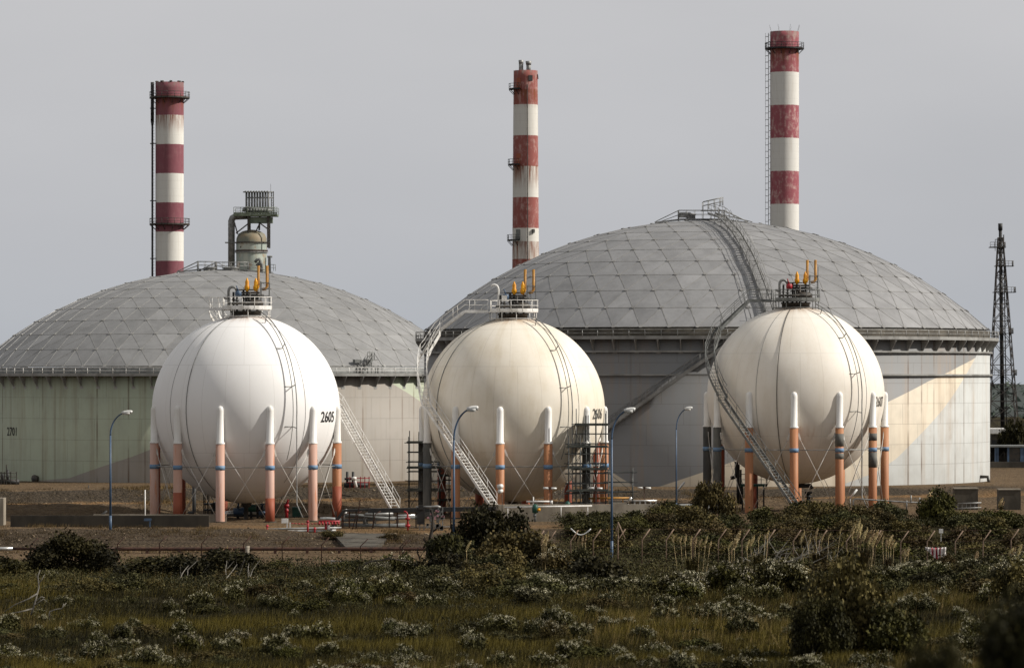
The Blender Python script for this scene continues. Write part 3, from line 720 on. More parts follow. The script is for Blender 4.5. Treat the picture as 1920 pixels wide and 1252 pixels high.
roof_deck(CR, PX(1272, 565), PX(1358, 565), 0, zt, tp)
tp.box((PX(1283, 565), 564, zt+.7), (1.6, 1, .7)); tp.lathe((PX(1295, 565), 564, 0), [(.6, zt), (.6, zt+.7), (.8, zt+.8), (.01, zt+1.)], 12)
tp.box((PX(1335, 565), 562.5, zt+1.25), (3.2, 2.4, .1)); railing(tp, [V(PX(1316, 565), 561.2, zt+1.3), V(PX(1353, 565), 561.2, zt+1.9)], 1.1, .8, .045); railing(tp, [V(PX(1316, 565), 563.6, zt+1.3), V(PX(1353, 565), 563.6, zt+1.9)], 1.1, .8, .045)
tp.build('roof_platform', M['galv'], tank_r)
tp = MB(); ztl = PZ(690, 643)+15.1; roof_deck(CL, PX(371, 643), PX(404, 643), 0, ztl, tp); roof_deck(CL, PX(406, 643), PX(466, 643), -.5, ztl-.12, tp)
for px_ in (396, 430, 438): tp.lathe((PX(px_, 643), 641, 0), [(.8, ztl-.3), (.8, ztl+.25), (1., ztl+.3), (1., ztl+.4), (.01, ztl+.5)], 14)
tp.build('roof_platform', M['galv'], tank_l)
# wall stairway curling up the grey tank
P = []
for k in range(25):
    a = math.radians(-37+39.0*k/24); f = k/24; rr = RT+.62; P.append(V(CR[0]+rr*math.sin(a), CR[1]-rr*math.cos(a), .6+(PZ(640, 525.5)-.6)*f))
s, h = stairs(P, .9, [V(math.sin(math.radians(-37+39.0*k/24)), -math.cos(math.radians(-37+39.0*k/24)), 0) for k in range(25)], .3, .035, 1.2, sh=.42)
so = s.build('wall_stairway', M['rim'], tank_r); h.build('handrail', M['galv'], so)
# small access stairs on the green tank's rim
rs_ = MB(); zf = PZ(701, 603.5); a = azr(683, 643., RT, CL[0]); q = V(CL[0]+(RT+.4)*math.sin(a), CL[1]-(RT+.4)*math.cos(a), zf); tv = V(math.cos(a), math.sin(a), 0)
s, h = stairs([q-tv*.9+V(0, 0, .1), q+tv*1.0+V(0, 0, 2.2)], .8, None, .25, .045, .7)
for k, w_, hh in ((-1, 0, 2.0), (1, 0, 3.1), (1, 1.2, 3.1), (2.2, .2, 1.3), (-1.6, .8, 2.2)): s.tube([q+tv*k+V(0, w_, 0), q+tv*k+V(0, w_, hh)], .06, 5)
s.box(q+tv*.9+V(0, .8, 2.1), (1.4, 1.6, .12), a); railing(s, [q+tv*.3+V(0, .1, 2.1), q+tv*1.5+V(0, .1, 2.1), q+tv*1.5+V(0, 1.5, 2.1)], 1.1, .6, .04); s.box(q-tv*1.6+V(0, .9, 1.9), (1.3, .5, .5), a+.2)
s.tube([q+tv*1.4+V(0, 0, 3.2), q+tv*3.0+V(0, 0, 1.2)], .04, 5); s.tube([q+tv*2.9, q+tv*2.9+V(0, 0, 1.2)], .04, 5)
so = s.build('access_stairs', M['grey'], tank_l); h.build('handrail', M['galv'], so)
# shell fittings
mw = MB(); a = azr(69, 643., RT, CL[0]); q = V(CL[0]+RT*math.sin(a), CL[1]-RT*math.cos(a), PZ(897, 615)); rd = V(math.sin(a), -math.cos(a), 0)
mw.tube([q, q+rd*.45], .50, 16); mw.tube([q+rd*.4, q+rd*.55], .60, 16); mw.build('manway', M['dark'], tank_l)
mw = MB(); a = azr(1838, 565., RT, CR[0]); q = V(CR[0]+RT*math.sin(a), CR[1]-RT*math.cos(a), 1.2); rd = V(math.sin(a), -math.cos(a), 0)
mw.tube([q, q+rd*1.0, q+rd*1.2-V(0, 0, .9)], .22, 8); mw.build('drain_pipe', M['dark'], tank_r)

# ------------------------------------------------------------------ chimneys
def gallery(mb, c, r, z, w=1.2, a0=0, a1=2*PI):
    mb.lathe((c.x, c.y, 0), [(r, z-.1), (r+w, z-.1), (r+w, z), (r, z)], 28, a0, a1, smooth=False)
    railing(mb, arc(c, r+w-.05, a0, a1, z, 28), 1.15, 1.3, .05, toe=.2)
    k = max(2, int((a1-a0)*2))
    for i in range(k):
        a = a0+(a1-a0)*(i+.5)/k; d = V(math.sin(a), -math.cos(a), 0); mb.bar(V(c.x, c.y, z-1.1)+d*(r-.05), V(c.x, c.y, z-.15)+d*(r+w*.9), .1, .12)
def chimney(label, px, wpx, ytop, ybot, D, mat, taper=0, seg=40):
    c = W(px, ytop, D); r = wpx/2*D/FPX; t = thing('chimney', label, 'chimney', (c.x, c.y, 0), 'striped factory chimneys')
    sh = MB(); zt = c.z; rb = r*(1+taper)
    sh.lathe((c.x, c.y, 0), [(r*.82, zt-2), (r*.82, zt), (r, zt), (r, zt-1.2)]+[(r+(rb-r)*k/8, zt+(0-zt)*k/8-(1.2 if k == 0 else 0)) for k in range(1, 9)], seg)
    sh.build('shaft', mat, t, origin=(c.x, c.y, zt)); return t, c, r
mz = lambda px_, D: px_*D/FPX
D1 = 820.; s1 = stripe_mat('stripes_maroon', SR(130, 78, 87), SR(214, 212, 206), mz(62, D1), mz(54.5, D1), [(-mz(25, D1), 4.5), (-mz(62, D1), 4)], 1., .08)
t1, c, r = chimney('maroon and white chimney with a thin dark pipe down its left side', 318, 53, 155, 520, D1, s1)
b = MB(); gallery(b, c, r, PZ(184, D1)); b.build('gallery', M['dark'], t1)
b = MB(); gallery(b, c, r, PZ(421, D1)); b.build('gallery', M['dark'], t1)
b = MB(); pl = PX(286.5, D1)
b.tube([(pl, c.y-1, PZ(155, D1)), (pl, c.y-1, PZ(229, D1))], .34, 10); b.tube([(pl, c.y-1, PZ(229, D1)), (pl, c.y-1, PZ(237, D1))], .34, 10, r1=.2); b.tube([(pl, c.y-1, PZ(237, D1)), (pl, c.y-1, 0)], .2, 8)
for yy in (204, 270, 377, 485, 590): b.box((pl+.5, c.y-1, PZ(yy, D1)), (1.9, .3, .18))
for k in range(120): b.box((pl+.28, c.y-1.3, PZ(160, D1)-k*.6), (.3, .1, .05))
b.build('side_pipe', M['black'], t1)
b = MB()
for k in range(9): a = 2*PI*k/9; b.box((c.x+r*.93*math.cos(a), c.y+r*.93*math.sin(a), c.z+.12), (.5, .5, .24), a)
b.build('broken_crown', M['concd'], t1)
D2 = 860.; s2 = stripe_mat('stripes_brick', SR(144, 84, 78), SR(208, 205, 198), mz(64, D2), mz(57.8, D2), [(-mz(36, D2), 4.5), (-mz(178, D2), 6), (-mz(320, D2), 8)], 5., .55)
t2, c, r = chimney('brick red and white chimney topped by two metal flues', 985.5, 45, 133, 500, D2, s2, .22, 12)
for px_, yy, fl in ((977, 114, 0), (991, 116, .12)):
    b = MB(); q = W(px_, yy, D2); b.tube([(q.x, q.y, c.z-1), (q.x, q.y, q.z)], .46, 12); b.tube([(q.x, q.y, q.z-.7), (q.x, q.y, q.z+.1)], .47+fl*.4, 12, r1=.52+fl); b.build('flue', M['galv'], t2)
for yy in (168, 309.5, 451):
    b = MB(); z = PZ(yy, D2); gallery(b, c, r*(1+.03*(yy-133)/60), z, .95, -PI*.62, -.35); b.build('side_platform', M['black'], t2)
    dr_ = MB(); a = -.62; d = V(math.sin(a), -math.cos(a), 0); rr_ = r*(1+.22*(c.z-z)/c.z); dr_.box(V(c.x, c.y, z+1.15)+d*(rr_-.05), (1.0, .16, 2.2), a); dr_.build('service_door', M['legdark'] if yy < 400 else M['grey'], t2)
b = MB()
b.tube([(c.x+.35, c.y-r*1.0-.05, c.z-3), (c.x+.45, c.y-r*1.24-.05, 0)], .09, 5); b.build('downpipe', M['black'], t2)
b = MB(); a = .42; d = V(math.sin(a), -math.cos(a), 0); b.box(V(c.x, c.y, PZ(148, D2))+d*(r-.02), (.9, .12, 1.15), a); b.build('vent_opening', M['black'], t2)
b = MB(); a = .60; d = V(math.sin(a), -math.cos(a), 0); b.box(V(c.x, c.y, PZ(434, D2))+d*(r*1.15), (.5, .3, .8), a); b.tube([V(c.x+r, c.y-.4, PZ(140, D2)), V(c.x+r+.1, c.y-.4, PZ(149, D2))], .1, 5); b.build('junction_box', M['dark'], t2)
D3 = 830.; s3 = stripe_mat('stripes_crimson', SR(150, 84, 92), SR(212, 210, 205), mz(76.5, D3), mz(61.7, D3), [(-mz(31, D3), 5.2)], 8., .75)
t3, c, r = chimney('tallest chimney, crimson and white, behind the grey dome with a gallery near its top', 1471, 54, 60, 440, D3, s3)
b = MB(); gallery(b, c, r, PZ(92, D3), 1.05); b.build('gallery', M['black'], t3)
b = MB()
for sx_ in (-.28, .28):
    b.tube([(c.x-r-.35, c.y-.3+sx_, c.z-.3), (c.x-r-.35, c.y-.3+sx_, 0)], .05, 5)
for k in range(200): b.box((c.x-r-.35, c.y-.3, c.z-.5-k*.42), (.06, .56, .05))
for k in range(66): z = c.z-1.0-k*1.27; b.tube([(c.x-r-.35, c.y-.6, z), (c.x-r-.95, c.y-.6, z), (c.x-r-.95, c.y, z), (c.x-r-.35, c.y, z)], .045, 5); b.tube([(c.x-r+.1, c.y-.3, z+.3), (c.x-r-.35, c.y-.3, z+.3)], .05, 5)
b.tube([(c.x-r-.95, c.y-.3, c.z-.3), (c.x-r-.95, c.y-.3, 0)], .035, 5)
b.build('caged_ladder', M['grey'], t3)
b = MB()
for k in range(8): a = 2*PI*k/8+.3; b.tube([(c.x+r*.95*math.sin(a), c.y-r*.95*math.cos(a), c.z-.3), (c.x+r*1.12*math.sin(a), c.y-r*1.08*math.cos(a), c.z+1.3)], .022, 5)
b.build('lightning_rods', M['grey'], t3)

# ------------------------------------------------------------------ process column behind the green tank
Dc = 740.; q = lambda px_, py_, dy=0: W(px_, py_, Dc)+V(0, dy, 0)
cc = q(471.5, 460); rc = mz(28.7, Dc); zb = PZ(431, Dc); zs = PZ(455, Dc)
t = thing('process_column', 'green process column under a rack of upright pipes, behind the green tank', 'process column', (cc.x, cc.y, 0))
vm = pmat('vessel_green', SR(142, 154, 148), SR(180, 184, 172), .5, (1, 1, .5), .55, rust=SR(150, 112, 70), rustamt=(.52, .7))
vd = pmat('vessel_top', SR(136, 122, 98), SR(112, 114, 102), .5, rough=.6, rust=SR(110, 70, 44))
b = MB(); b.lathe((cc.x, cc.y, 0), [(rc, 0), (rc, zs)], 32); b.build('vessel', vm, t)
b = MB(); b.lathe((cc.x, cc.y, 0), [(rc, zs), (rc*.985, zs+.8), (rc*.86, zs+1.55), (rc*.6, zs+2.0), (rc*.25, zs+2.25), (.01, zs+2.3)], 32); b.build('vessel_head', vd, t)
for yy, m_ in ((455, 'dark'), (470, 'rust'), (473, 'galv')):
    b = MB(); z = PZ(yy, Dc); b.lathe((cc.x, cc.y, 0), [(rc, z-.1), (rc+.22, z-.1), (rc+.22, z+.1), (rc, z+.1)], 32, smooth=False); b.build('flange_ring', M[m_], t)
b = MB(); b.tube([q(434, 520), q(434, 414), q(436, 409), q(441, 406), q(466, 405)], .62, 10); b.box(q(434, 455), (2.2, 1.5, .2)); b.build('large_duct', M['galv'], t)
b = MB(); zp = PZ(404, Dc); b.box((PX(480, Dc), Dc, zp), (mz(82, Dc), 5, .35)); b.box((PX(490, Dc), Dc-1, zp-.9), (mz(44, Dc), 1.2, 1.1))
railing(b, [V(PX(440, Dc), Dc-2.5, zp+.2), V(PX(521, Dc), Dc-2.5, zp+.2)], 1.15, 1.2, .05, toe=.25); railing(b, [V(PX(440, Dc), Dc+2.5, zp+.2), V(PX(521, Dc), Dc+2.5, zp+.2)], 1.15, 1.2, .05)
b.build('top_platform', pmat('platform_green', SR(112, 122, 104), rough=.6), t)
b = MB()
for px_, w_ in ((467, .5), (503, .3), (505, .2)):
    for dy in (-2, 2): b.bar(q(px_, 404, dy), q(px_, 465, dy), w_*.7, w_*.7)
for (a_, e_) in (((467, 420), (444, 438)), ((503, 430), (487, 418)), ((480, 437), (489, 418)), ((447, 440), (441, 418)), ((463, 448), (452, 465))): b.bar(q(*a_, -2), q(*e_, -2), .22, .22)
b.tube([q(487, 404), q(486, 432)], .18, 6); b.build('support_frame', M['dark'], t)
for k in range(9):
    px_ = 462.5+k*5.1; b = MB(); b.tube([q(px_, 404, -.6), q(px_, 361+.3*(k % 3), -.6)], .19, 8); b.tube([q(px_, 361, -.6), q(px_-1.2, 360, -1.4)], .17, 8); b.tube([q(px_, 390, -.6), q(px_+2, 396, -1.6)], .15, 6); b.build('upright_pipe', M['grey'], t)
b = MB()
for yy in (360.5, 371, 390, 394): b.tube([q(456 if yy < 362 else 461, yy, -.6), q(512, yy, -.6)], .12, 6)
for px_ in (509, 513): b.bar(q(px_, 404, -.5), q(px_, 359, -.5), .16, .16)
for k in range(14): b.bar(q(509, 402-k*3.1, -.5), q(513, 402-k*3.1, -.5), .08, .08)
for k in range(8): b.lathe((PX(466+k*5.3, Dc), Dc-1.6, 0), [(.01, zp+.5), (.25, zp+.5), (.25, zp+1.1), (.01, zp+1.1)], 8)
b.tube([q(458, 398, -1.5), q(459, 392, -1.5), q(463, 390, -1.5), q(512, 396, -1.5)], .26, 8); b.tube([q(507.5, 361), q(507.5, 345)], .03, 5); b.build('pipe_rack', M['grey'], t)
b = MB()
for px_, py0, py1 in ((490, 487, 506), (493, 494, 506)): b.tube([q(px_-10, py0+6, -3.2), q(px_-6, py0+1, -3.2), q(px_-2, py0, -3.2), q(px_, py0+3, -3.2), q(px_, 520, -3.2)], .28, 8)
b.bar(q(505, 480, -1), q(505, 520, -1), .35, .35); b.tube([q(502, 482, -1), q(511, 481.5, -1)], .2, 6); b.bar(q(507, 484, -1), q(508, 520, -1), .2, .2); railing(b, [q(508, 508, -1), q(517, 508, -1)], 1.1, .5, .05); b.build('side_pipework', M['grey'], t)

# ------------------------------------------------------------------ lattice flare tower at the right
Dt = 900.; t = thing('lattice_tower', 'dark lattice tower with a central stack, right of the grey tank', 'tower', (PX(1878, Dt), Dt, 0))
def tw(py): f = (py-445)/(735-445); return mz(4.5+(24-4.5)*max(f, 0)*.94, Dt)
b = MB(); ccx = lambda py: PX(1875.5+.012*(py-420), Dt)
ys = [446, 470, 493, 516, 542, 570, 602, 640, 684, 720, 752, 788, 826]
for sx_, sy_ in ((-1, -1), (1, -1), (1, 1), (-1, 1)):
    for y0, y1 in zip(ys, ys[1:]): b.bar((ccx(y0)+sx_*tw(y0), Dt+sy_*tw(y0), PZ(y0, Dt)), (ccx(y1)+sx_*tw(y1), Dt+sy_*tw(y1), PZ(y1, Dt)), .2, .2)
for y0, y1 in zip(ys, ys[1:]):
    for (ax, ay), (bx, by) in (((-1, -1), (1, -1)), ((1, -1), (1, 1)), ((1, 1), (-1, 1)), ((-1, 1), (-1, -1))):
        A_ = V(ccx(y0)+ax*tw(y0), Dt+ay*tw(y0), PZ(y0, Dt)); B_ = V(ccx(y0)+bx*tw(y0), Dt+by*tw(y0), PZ(y0, Dt)); C_ = V(ccx(y1)+ax*tw(y1), Dt+ay*tw(y1), PZ(y1, Dt)); D_ = V(ccx(y1)+bx*tw(y1), Dt+by*tw(y1), PZ(y1, Dt))
        b.bar(A_, D_, .14, .14); b.bar(B_, C_, .14, .14); b.bar(A_, B_, .16, .16)
b.build('lattice', pmat('tower_steel', SR(82, 77, 74), SR(66, 58, 53), 1., rough=.7), t)
b = MB(); b.tube([(ccx(419), Dt, PZ(419, Dt)), (ccx(432), Dt, PZ(432, Dt))], .48, 10); b.tube([(ccx(432), Dt, PZ(432, Dt)), (ccx(830), Dt, PZ(830, Dt))], .36, 10, r1=.5); b.tube([(ccx(445)+.7, Dt, PZ(440, Dt)), (ccx(700)+1.0, Dt, PZ(830, Dt))], .13, 6); b.build('flare_stack', M['black'], t)
for yy, e in ((464, -1), (499, 1), (548, 1), (625, 0), (703, 0)):
    b = MB(); w_ = tw(yy)+.5; z = PZ(yy, Dt); x_ = ccx(yy); b.box((x_+e*.7, Dt, z), (2*w_+abs(e)*1.2, 2*w_, .14)); railing(b, [V(x_+e*.7-w_-.5*abs(e), Dt-w_, z), V(x_+e*.7+w_+.5*abs(e), Dt-w_, z), V(x_+e*.7+w_+.5*abs(e), Dt+w_, z)], 1.1, .9, .05); b.build('tower_platform', M['dark'], t)
b = MB(); b.bar((PX(1856, Dt), Dt, PZ(463.5, Dt)), (PX(1872, Dt), Dt, PZ(463.5, Dt)), .18, .25); b.tube([(PX(1866, Dt), Dt, PZ(470, Dt)), (PX(1866, Dt), Dt, PZ(449, Dt))], .07, 5); b.tube([(PX(1866, Dt), Dt, PZ(449, Dt)), (PX(1874, Dt), Dt, PZ(449, Dt))], .07, 5); b.build('antenna_arm', M['dark'], t)

# ------------------------------------------------------------------ shed, white-roofed building, walls and boxes at the right
Ds = 640.; t = thing('open_shed', 'open fronted blue framed shed with a dark interior at the right edge', 'shed', (PX(1890, Ds), Ds, Z(PX(1890, Ds), Ds)))
zb = t.location.z; x0, x1 = PX(1852, Ds), PX(1945, Ds); zt = PZ(838, Ds)
b = MB(); b.box(((x0+x1)/2, Ds+4, zt+.1), (x1-x0+.6, 9, .25)); b.build('roof', M['grey'], t)
b = MB(); b.box(((x0+x1)/2, Ds+8, (zb+zt)/2), (x1-x0, .2, zt-zb)); b.box((x1, Ds+4, (zb+zt)/2), (.2, 7.8, zt-zb)); b.build('back_wall', M['black'], t)
for px_, w_ in ((1867, .38), (1870, .3), (1890, .3), (1916, .55), (1940, .4)):
    b = MB(); b.bar((PX(px_, Ds), Ds-.2, zb-.2), (PX(px_, Ds), Ds-.2, zt), w_, .3); b.build('post', M['blue'], t)
b = MB(); b.box((PX(1901, Ds), Ds-.1, PZ(855, Ds)), (mz(23, Ds), .15, mz(34, Ds))); b.build('hanging_panel', M['dark'], t)
b = MB(); b.box(((x0+x1)/2, Ds-.5, zb+.3), (x1-x0+2, 1.2, 1.2)); b.build('plinth', M['concd'], t)
b = MB(); b.bar((PX(1870, Ds), Ds+2, PZ(868, Ds)), (PX(1886, Ds), Ds+2, PZ(846, Ds)), .2, .2); b.box((PX(1896, Ds), Ds+2.5, zb+1.4), (1.6, 1, 1.6)); b.box((PX(1881, Ds), Ds+3, zb+1.1), (1, 1, 1.2)); b.build('machinery', M['dark'], t)
Dw = 760.; t = thing('flat_roofed_building', 'low building with a white flat roof edge behind the blue shed', 'building', (PX(1885, Dw), Dw, 0))
b = MB(); b.box((PX(1880, Dw), Dw+6, PZ(808, Dw)), (mz(46, Dw), 12, mz(9, Dw))); b.build('roof', M['white'], t)
b = MB(); b.box((PX(1880, Dw), Dw+6, PZ(820, Dw)/2), (mz(40, Dw), 10, PZ(812, Dw))); b.build('wall', M['concd'], t)
b = MB()
for k in range(3): b.box((PX(1866+k*12, Dw), Dw+.95, 2.2), (1.0, .1, 1.4))
b.build('window', M['black'], t)
for x0, x1, y0, y1, lab in ((1788, 1832, 916, 950, 'left of the two grey concrete boxes in the scrub at the right'), (1871, 1912, 918, 950, 'right of the two grey concrete boxes, with straw plumes before it')):
    D = 452.; c = W((x0+x1)/2, y1, D); w_ = mz(x1-x0, D); t = thing('concrete_box', lab, 'concrete box', (c.x, D, c.z-1.0), 'concrete boxes in the scrub')
    hh = mz(y1-y0, D)+1.0; b = MB(); b.box((c.x, D, c.z-1.0+hh/2), (w_, 1.8, hh)); b.build('body', M['concd'], t)
    b = MB(); b.box((c.x, D, c.z-1.0+hh+.06), (w_+.12, 1.95, .12)); b.build('cover_slab', M['conc'], t)

# ------------------------------------------------------------------ street lamps
def lamp_parts():
    t = thing('street_lamp', 'x', 'street lamp', (0, 0, 0), 'blue street lamps'); H = 11.2
    b = MB(); b.tube([(0, 0, -.3), (0, 0, 1.4)], .13, 12); b.tube([(0, 0, 1.4), (0, 0, H-2.3)], .115, 12, r1=.085)
    b.tube([(0, 0, H-2.3)]+[(1.6-1.6*math.cos(u), 0, H-2.3+2.15*math.sin(u)) for u in np.linspace(.08, PI*.44, 12)], .085, 10, r1=.06); b.build('pole', M['blue'], t)
    h = MB(); e = 1.6-1.6*math.cos(PI*.44); z = H-2.3+2.15*math.sin(PI*.44)
    h.tube([(e-.2, 0, z-.02), (e+.05, 0, z+.05), (e+.35, 0, z+.10), (e+.62, 0, z+.10), (e+.75, 0, z+.06)], .15, 12); h.tube([(e+.02, 0, z-.02), (e+.55, 0, z+.0)], .16, 12)
    h.build('lamp_head', M['lamp'], t); return t
lamp0 = lamp_parts()
for i, (px_, d, top, sc, lab) in enumerate(((207, 394, 770, 1., 'slender blue street lamp standing before the green tank, leftmost of four'), (851, 352, 762, 1.0, 'tall blue street lamp in front of the cream sphere and its stairway'), (1147, 366, 765, 1., 'blue street lamp to the right of the scaffolding, before the grey tank'), (1268, 428, 763, .8, 'farthest and thinnest blue street lamp, before the grey tank wall'))):
    o = lamp0 if i == 0 else copy_tree(lamp0)
    x = PX(px_, d); zb = Z(x, d); H = PZ(top, d)-zb; o.location = (x, d, zb); o.scale = (sc, sc, H/11.2); o['label'] = lab
# uniform the head where the pole was lengthened
# ------------------------------------------------------------------ scaffolding round the second sphere
def scaffold(label, px0, px1, D, ytop, zb, decks, nx=3, depth=3.0, diag=True, tall=None, seed=0):
    x0, x1 = PX(px0, D), PX(px1, D); zt = PZ(ytop, D); rg = random.Random(seed)
    t = thing('scaffold_tower', label, 'scaffolding', ((x0+x1)/2, D, zb), 'scaffolding on the cream sphere'); b = MB()
    xs = [x0+(x1-x0)*i/nx for i in range(nx+1)]
    for x in xs:
        for y in (D-depth/2, D+depth/2): b.tube([(x, y, zb-.3), (x, y, zt+rg.uniform(-.1, .7))], .05, 6)
    z = zb+.5; lv = []
    while z < zt: lv.append(z); z += 1.0
    for z in lv:
        for y in (D-depth/2, D+depth/2): b.tube([(x0-rg.uniform(.1, .5), y, z), (x1+rg.uniform(.1, .6), y, z)], .042, 5)
        for x in xs: b.tube([(x, D-depth/2-.2, z+.06), (x, D+depth/2+.2, z+.06)], .03, 5)
    if diag:
        for i in range(0, len(lv)-2, 2):
            k = (i//2) % nx; a, c = (k, k+1) if (i//2) % 2 == 0 else (k+1, k)
            b.tube([(xs[a], D-depth/2-.06, lv[i]), (xs[c], D-depth/2-.06, lv[i+2])], .03, 5)
    b.build('scaffold_frame', M['scaf'], t)
    for py in decks:
        z = PZ(py, D); k = MB(); n_ = 5
        for j in range(n_): k.box(((x0+x1)/2+rg.uniform(-.1, .1), D-depth/2+(j+.5)*depth/n_, z), ((x1-x0)+.5, depth/n_-.04, .06))
        k.box(((x0+x1)/2, D-depth/2-.03, z+.12), (x1-x0+.3, .04, .22)); k.build('deck', M['scafdeck'], t)
    return t
M['scaf'] = pmat('scaffold_tube', SR(84, 86, 84), SR(58, 60, 60), 1.5, rough=.5, metal=.3)
M['scafdeck'] = pmat('scaffold_board', SR(92, 94, 88), SR(66, 70, 66), 1., rough=.8)
scaffold('dark scaffold tower left of the cream sphere, round its grey corner leg', 767, 824, 431, 818, .1, [830, 877, 918], 3, 4.2, seed=1)
scaffold('low scaffold bay behind the foot of the white stairway', 826, 858, 436, 872, .1, [892, 938], 2, 2.5, seed=5)
scaffold('tall scaffold tower at the right rim of the cream sphere, over its number', 1080, 1136, 423, 778, .1, [797, 838, 880, 920], 3, 3.2, seed=2)
scaffold('scaffold bay hugging the grey right hand leg of the cream sphere', 1066, 1088, 421, 822, .1, [838, 878, 921], 1, 2.4, seed=3)
scaffold('light open scaffold wing reaching right towards the grey tank', 1140, 1186, 427, 880, .1, [], 1, 2.6, True, seed=4)

# ------------------------------------------------------------------ things on the pad
def simple(name, label, cat, mb, mat, group=None, origin=None):
    xs = np.array(mb.v); c = (xs.min(0)+xs.max(0))/2; o = mb.build(name, M[mat], None, (c[0], c[1], xs[:, 2].min())); return tag(o, label, cat, group)
# low walls
b = MB(); b.box((PX(206, 399), 399, .35), (mz(372, 399), .35, 1.5)); simple('low_wall', 'long low dark concrete wall on the gravel left of the white sphere', 'wall', b, 'wallk')
b = MB(); b.box((PX(300, 412), 412, .25), (mz(250, 412), .4, 1.1)); simple('low_wall', 'pale low concrete kerb wall behind the dark one, left of the white sphere', 'wall', b, 'conc')
b = MB(); c = W(2, 985, 404); b.box((c.x-1.2, 404, 1.2), (3.1, 2.0, 2.9)); t = thing('concrete_hut', 'small concrete hut cut by the left edge of the photo', 'hut', (c.x-1.2, 404, -.2)); b.build('wall', M['conc'], t)
b = MB(); b.box((c.x-1.1, 403, .7), (1.9, .08, 1.9)); b.build('doorway', M['black'], t)
b = MB(); x = PX(272, 406); b.tube([(x, 406, -.1), (x, 406, PZ(918, 406))], .06, 8); b.box((x, 406, .1), (.7, .5, .25)); simple('marker_pole', 'thin white pole standing between the lamp post and the white sphere', 'pole', b, 'white')
b = MB(); x = PX(281, 397); b.bar((x, 397, -.2), (x, 397, .8), .12, .12); b.box((x-.2, 396.9, .78), (.7, .08, .25)); simple('small_sign', 'small blue sign post at the wall end left of the white sphere', 'sign', b, 'blue')
b = MB(); c = W(190, 966, 412); b.tube([c+V(-.9, 0, -.15), c, c+V(.55, 0, .45)], .12, 8); simple('outlet_pipe', 'short black outlet pipe on the pale kerb wall', 'pipe', b, 'black')
b = MB(); d = 426; b.tube([(PX(414, d), d, .3), (PX(438, d), d, .45), (PX(492, d), d, .55), (PX(508, d), d, .2), (PX(512, d), d-.5, -.1)], .30, 14); simple('insulated_pipe', 'shiny insulated pipe lying under the white sphere', 'pipe', b, 'silver')
t = thing('instrument_cabinet', 'white instrument box on white legs at the edge of the gravel slope', 'cabinet', W(536, 998, 397)); d = 397
b = MB(); b.box((PX(534, d), d, PZ(976, d)), (.62, .4, .42)); b.build('body', M['white'], t)
for px_ in (538.5, 544): b = MB(); b.bar((PX(px_, d), d, -.9), (PX(px_, d), d, PZ(979, d)), .14, .14); b.build('leg', M['white'], t)
b = MB(); pts = [W(546+i*6.2, 980.5+1.2*math.sin(i*PI/9), 397) for i in range(10)]
for i in range(9): b.tube([pts[i], pts[i].lerp(pts[i+1], .62)], .055, 6)
b.tube(pts, .02, 5); simple('barrier_chain', 'red and white barrier chain strung from the instrument box', 'chain', b, 'red')
t = thing('foam_manifold', 'red hose manifold on a red and white stand at the pad edge', 'hose manifold', W(617, 1000, 396)); d = 396
b = MB(); b.tube([W(597, 977, d), W(638, 977, d)], .10, 10)
for i in range(7): q = W(599+i*6, 977, d); b.tube([q, q+V(0, -.25, -.22)], .07, 8); b.tube([q+V(0, -.2, -.18), q+V(0, -.3, -.26)], .11, 8)
b.build('manifold', M['red'], t)
b = MB(); b.tube([W(611, 1002, d), W(611, 978, d)], .13, 8); b.build('red_stand', M['red'], t)
b = MB(); b.tube([W(616, 1002, d), W(616, 978, d)], .11, 8); b.build('white_stand', M['white'], t)
for k, (yy, a, e, r_, lab) in enumerate(((989, 424, 640, .10, 'upper of the two pale pipelines along the top of the gravel slope'), (994, 428, 630, .12, 'lower of the two pale pipelines along the top of the gravel slope'))):
    b = MB(); d = 396.5-.6*k; b.tube([W(a, yy+6, d), W((a+e)/2, yy+2, d), W(e, yy, d)], r_, 8)
    for i in range(7): q = W(a+(e-a)*(i+.5)/7, yy+5, d); b.box(q-V(0, 0, .35), (.22, .5, .7))
    simple('pipeline', lab, 'pipeline', b, 'galv', 'pipelines on the pad')
for px_, y0 in ((501, 983), (577, 975), (590, 988)):
    b = MB(); q = W(px_, 1000, 395.6); b.tube([q, W(px_, y0, 395.6)], .09, 8); b.lathe((q.x, q.y, 0), [(.01, PZ(y0+4, 395.6)), (.17, PZ(y0+4, 395.6)), (.17, PZ(y0+2, 395.6)), (.01, PZ(y0+1, 395.6))], 8)
    simple('red_post', {501: 'red post by the pipelines, below the sphere\'s middle legs', 577: 'tall red post right of the instrument box', 590: 'short red post left of the hose manifold'}[px_], 'post', b, 'red', 'red posts on the pad')
# valve group and motors under the first sphere
t = thing('valve_station', 'cluster of blue and green valves under the white sphere', 'valves', (PX(470, 424), 424, .0)); d = 424
for px_, yy, m_, r_ in ((447, 958, 'blue', .55), (458, 956, 'blue', .45), (492, 961, 'blue', .4), (470, 952, 'green', .6), (418, 971, 'blue', .45)):
    b = MB(); q = W(px_, yy, d); b.tube([q-V(r_*.9, 0, 0), q+V(r_*.9, 0, 0)], r_*.6, 12); b.tube([q, q+V(0, 0, .9)], .1, 8); b.lathe((q.x, q.y, 0), [(.01, q.z+.85), (.3, q.z+.85), (.3, q.z+.95), (.01, q.z+.95)], 12); b.build('valve', M[m_], t)
b = MB()
for px_ in (446, 462, 471, 483, 491): q = W(px_, 975, d); b.tube([(q.x, d, 0), (q.x, d, PZ(948, d))], .13, 8)
for yy in (957, 966): b.tube([W(438, yy, d), W(500, yy, d)], .14, 8)
b.build('pipework', M['black'], t)
t = thing('service_frame', 'dark steel service frame under the left of the white sphere', 'frame', (PX(400, 428), 428, 0)); d = 428; b = MB()
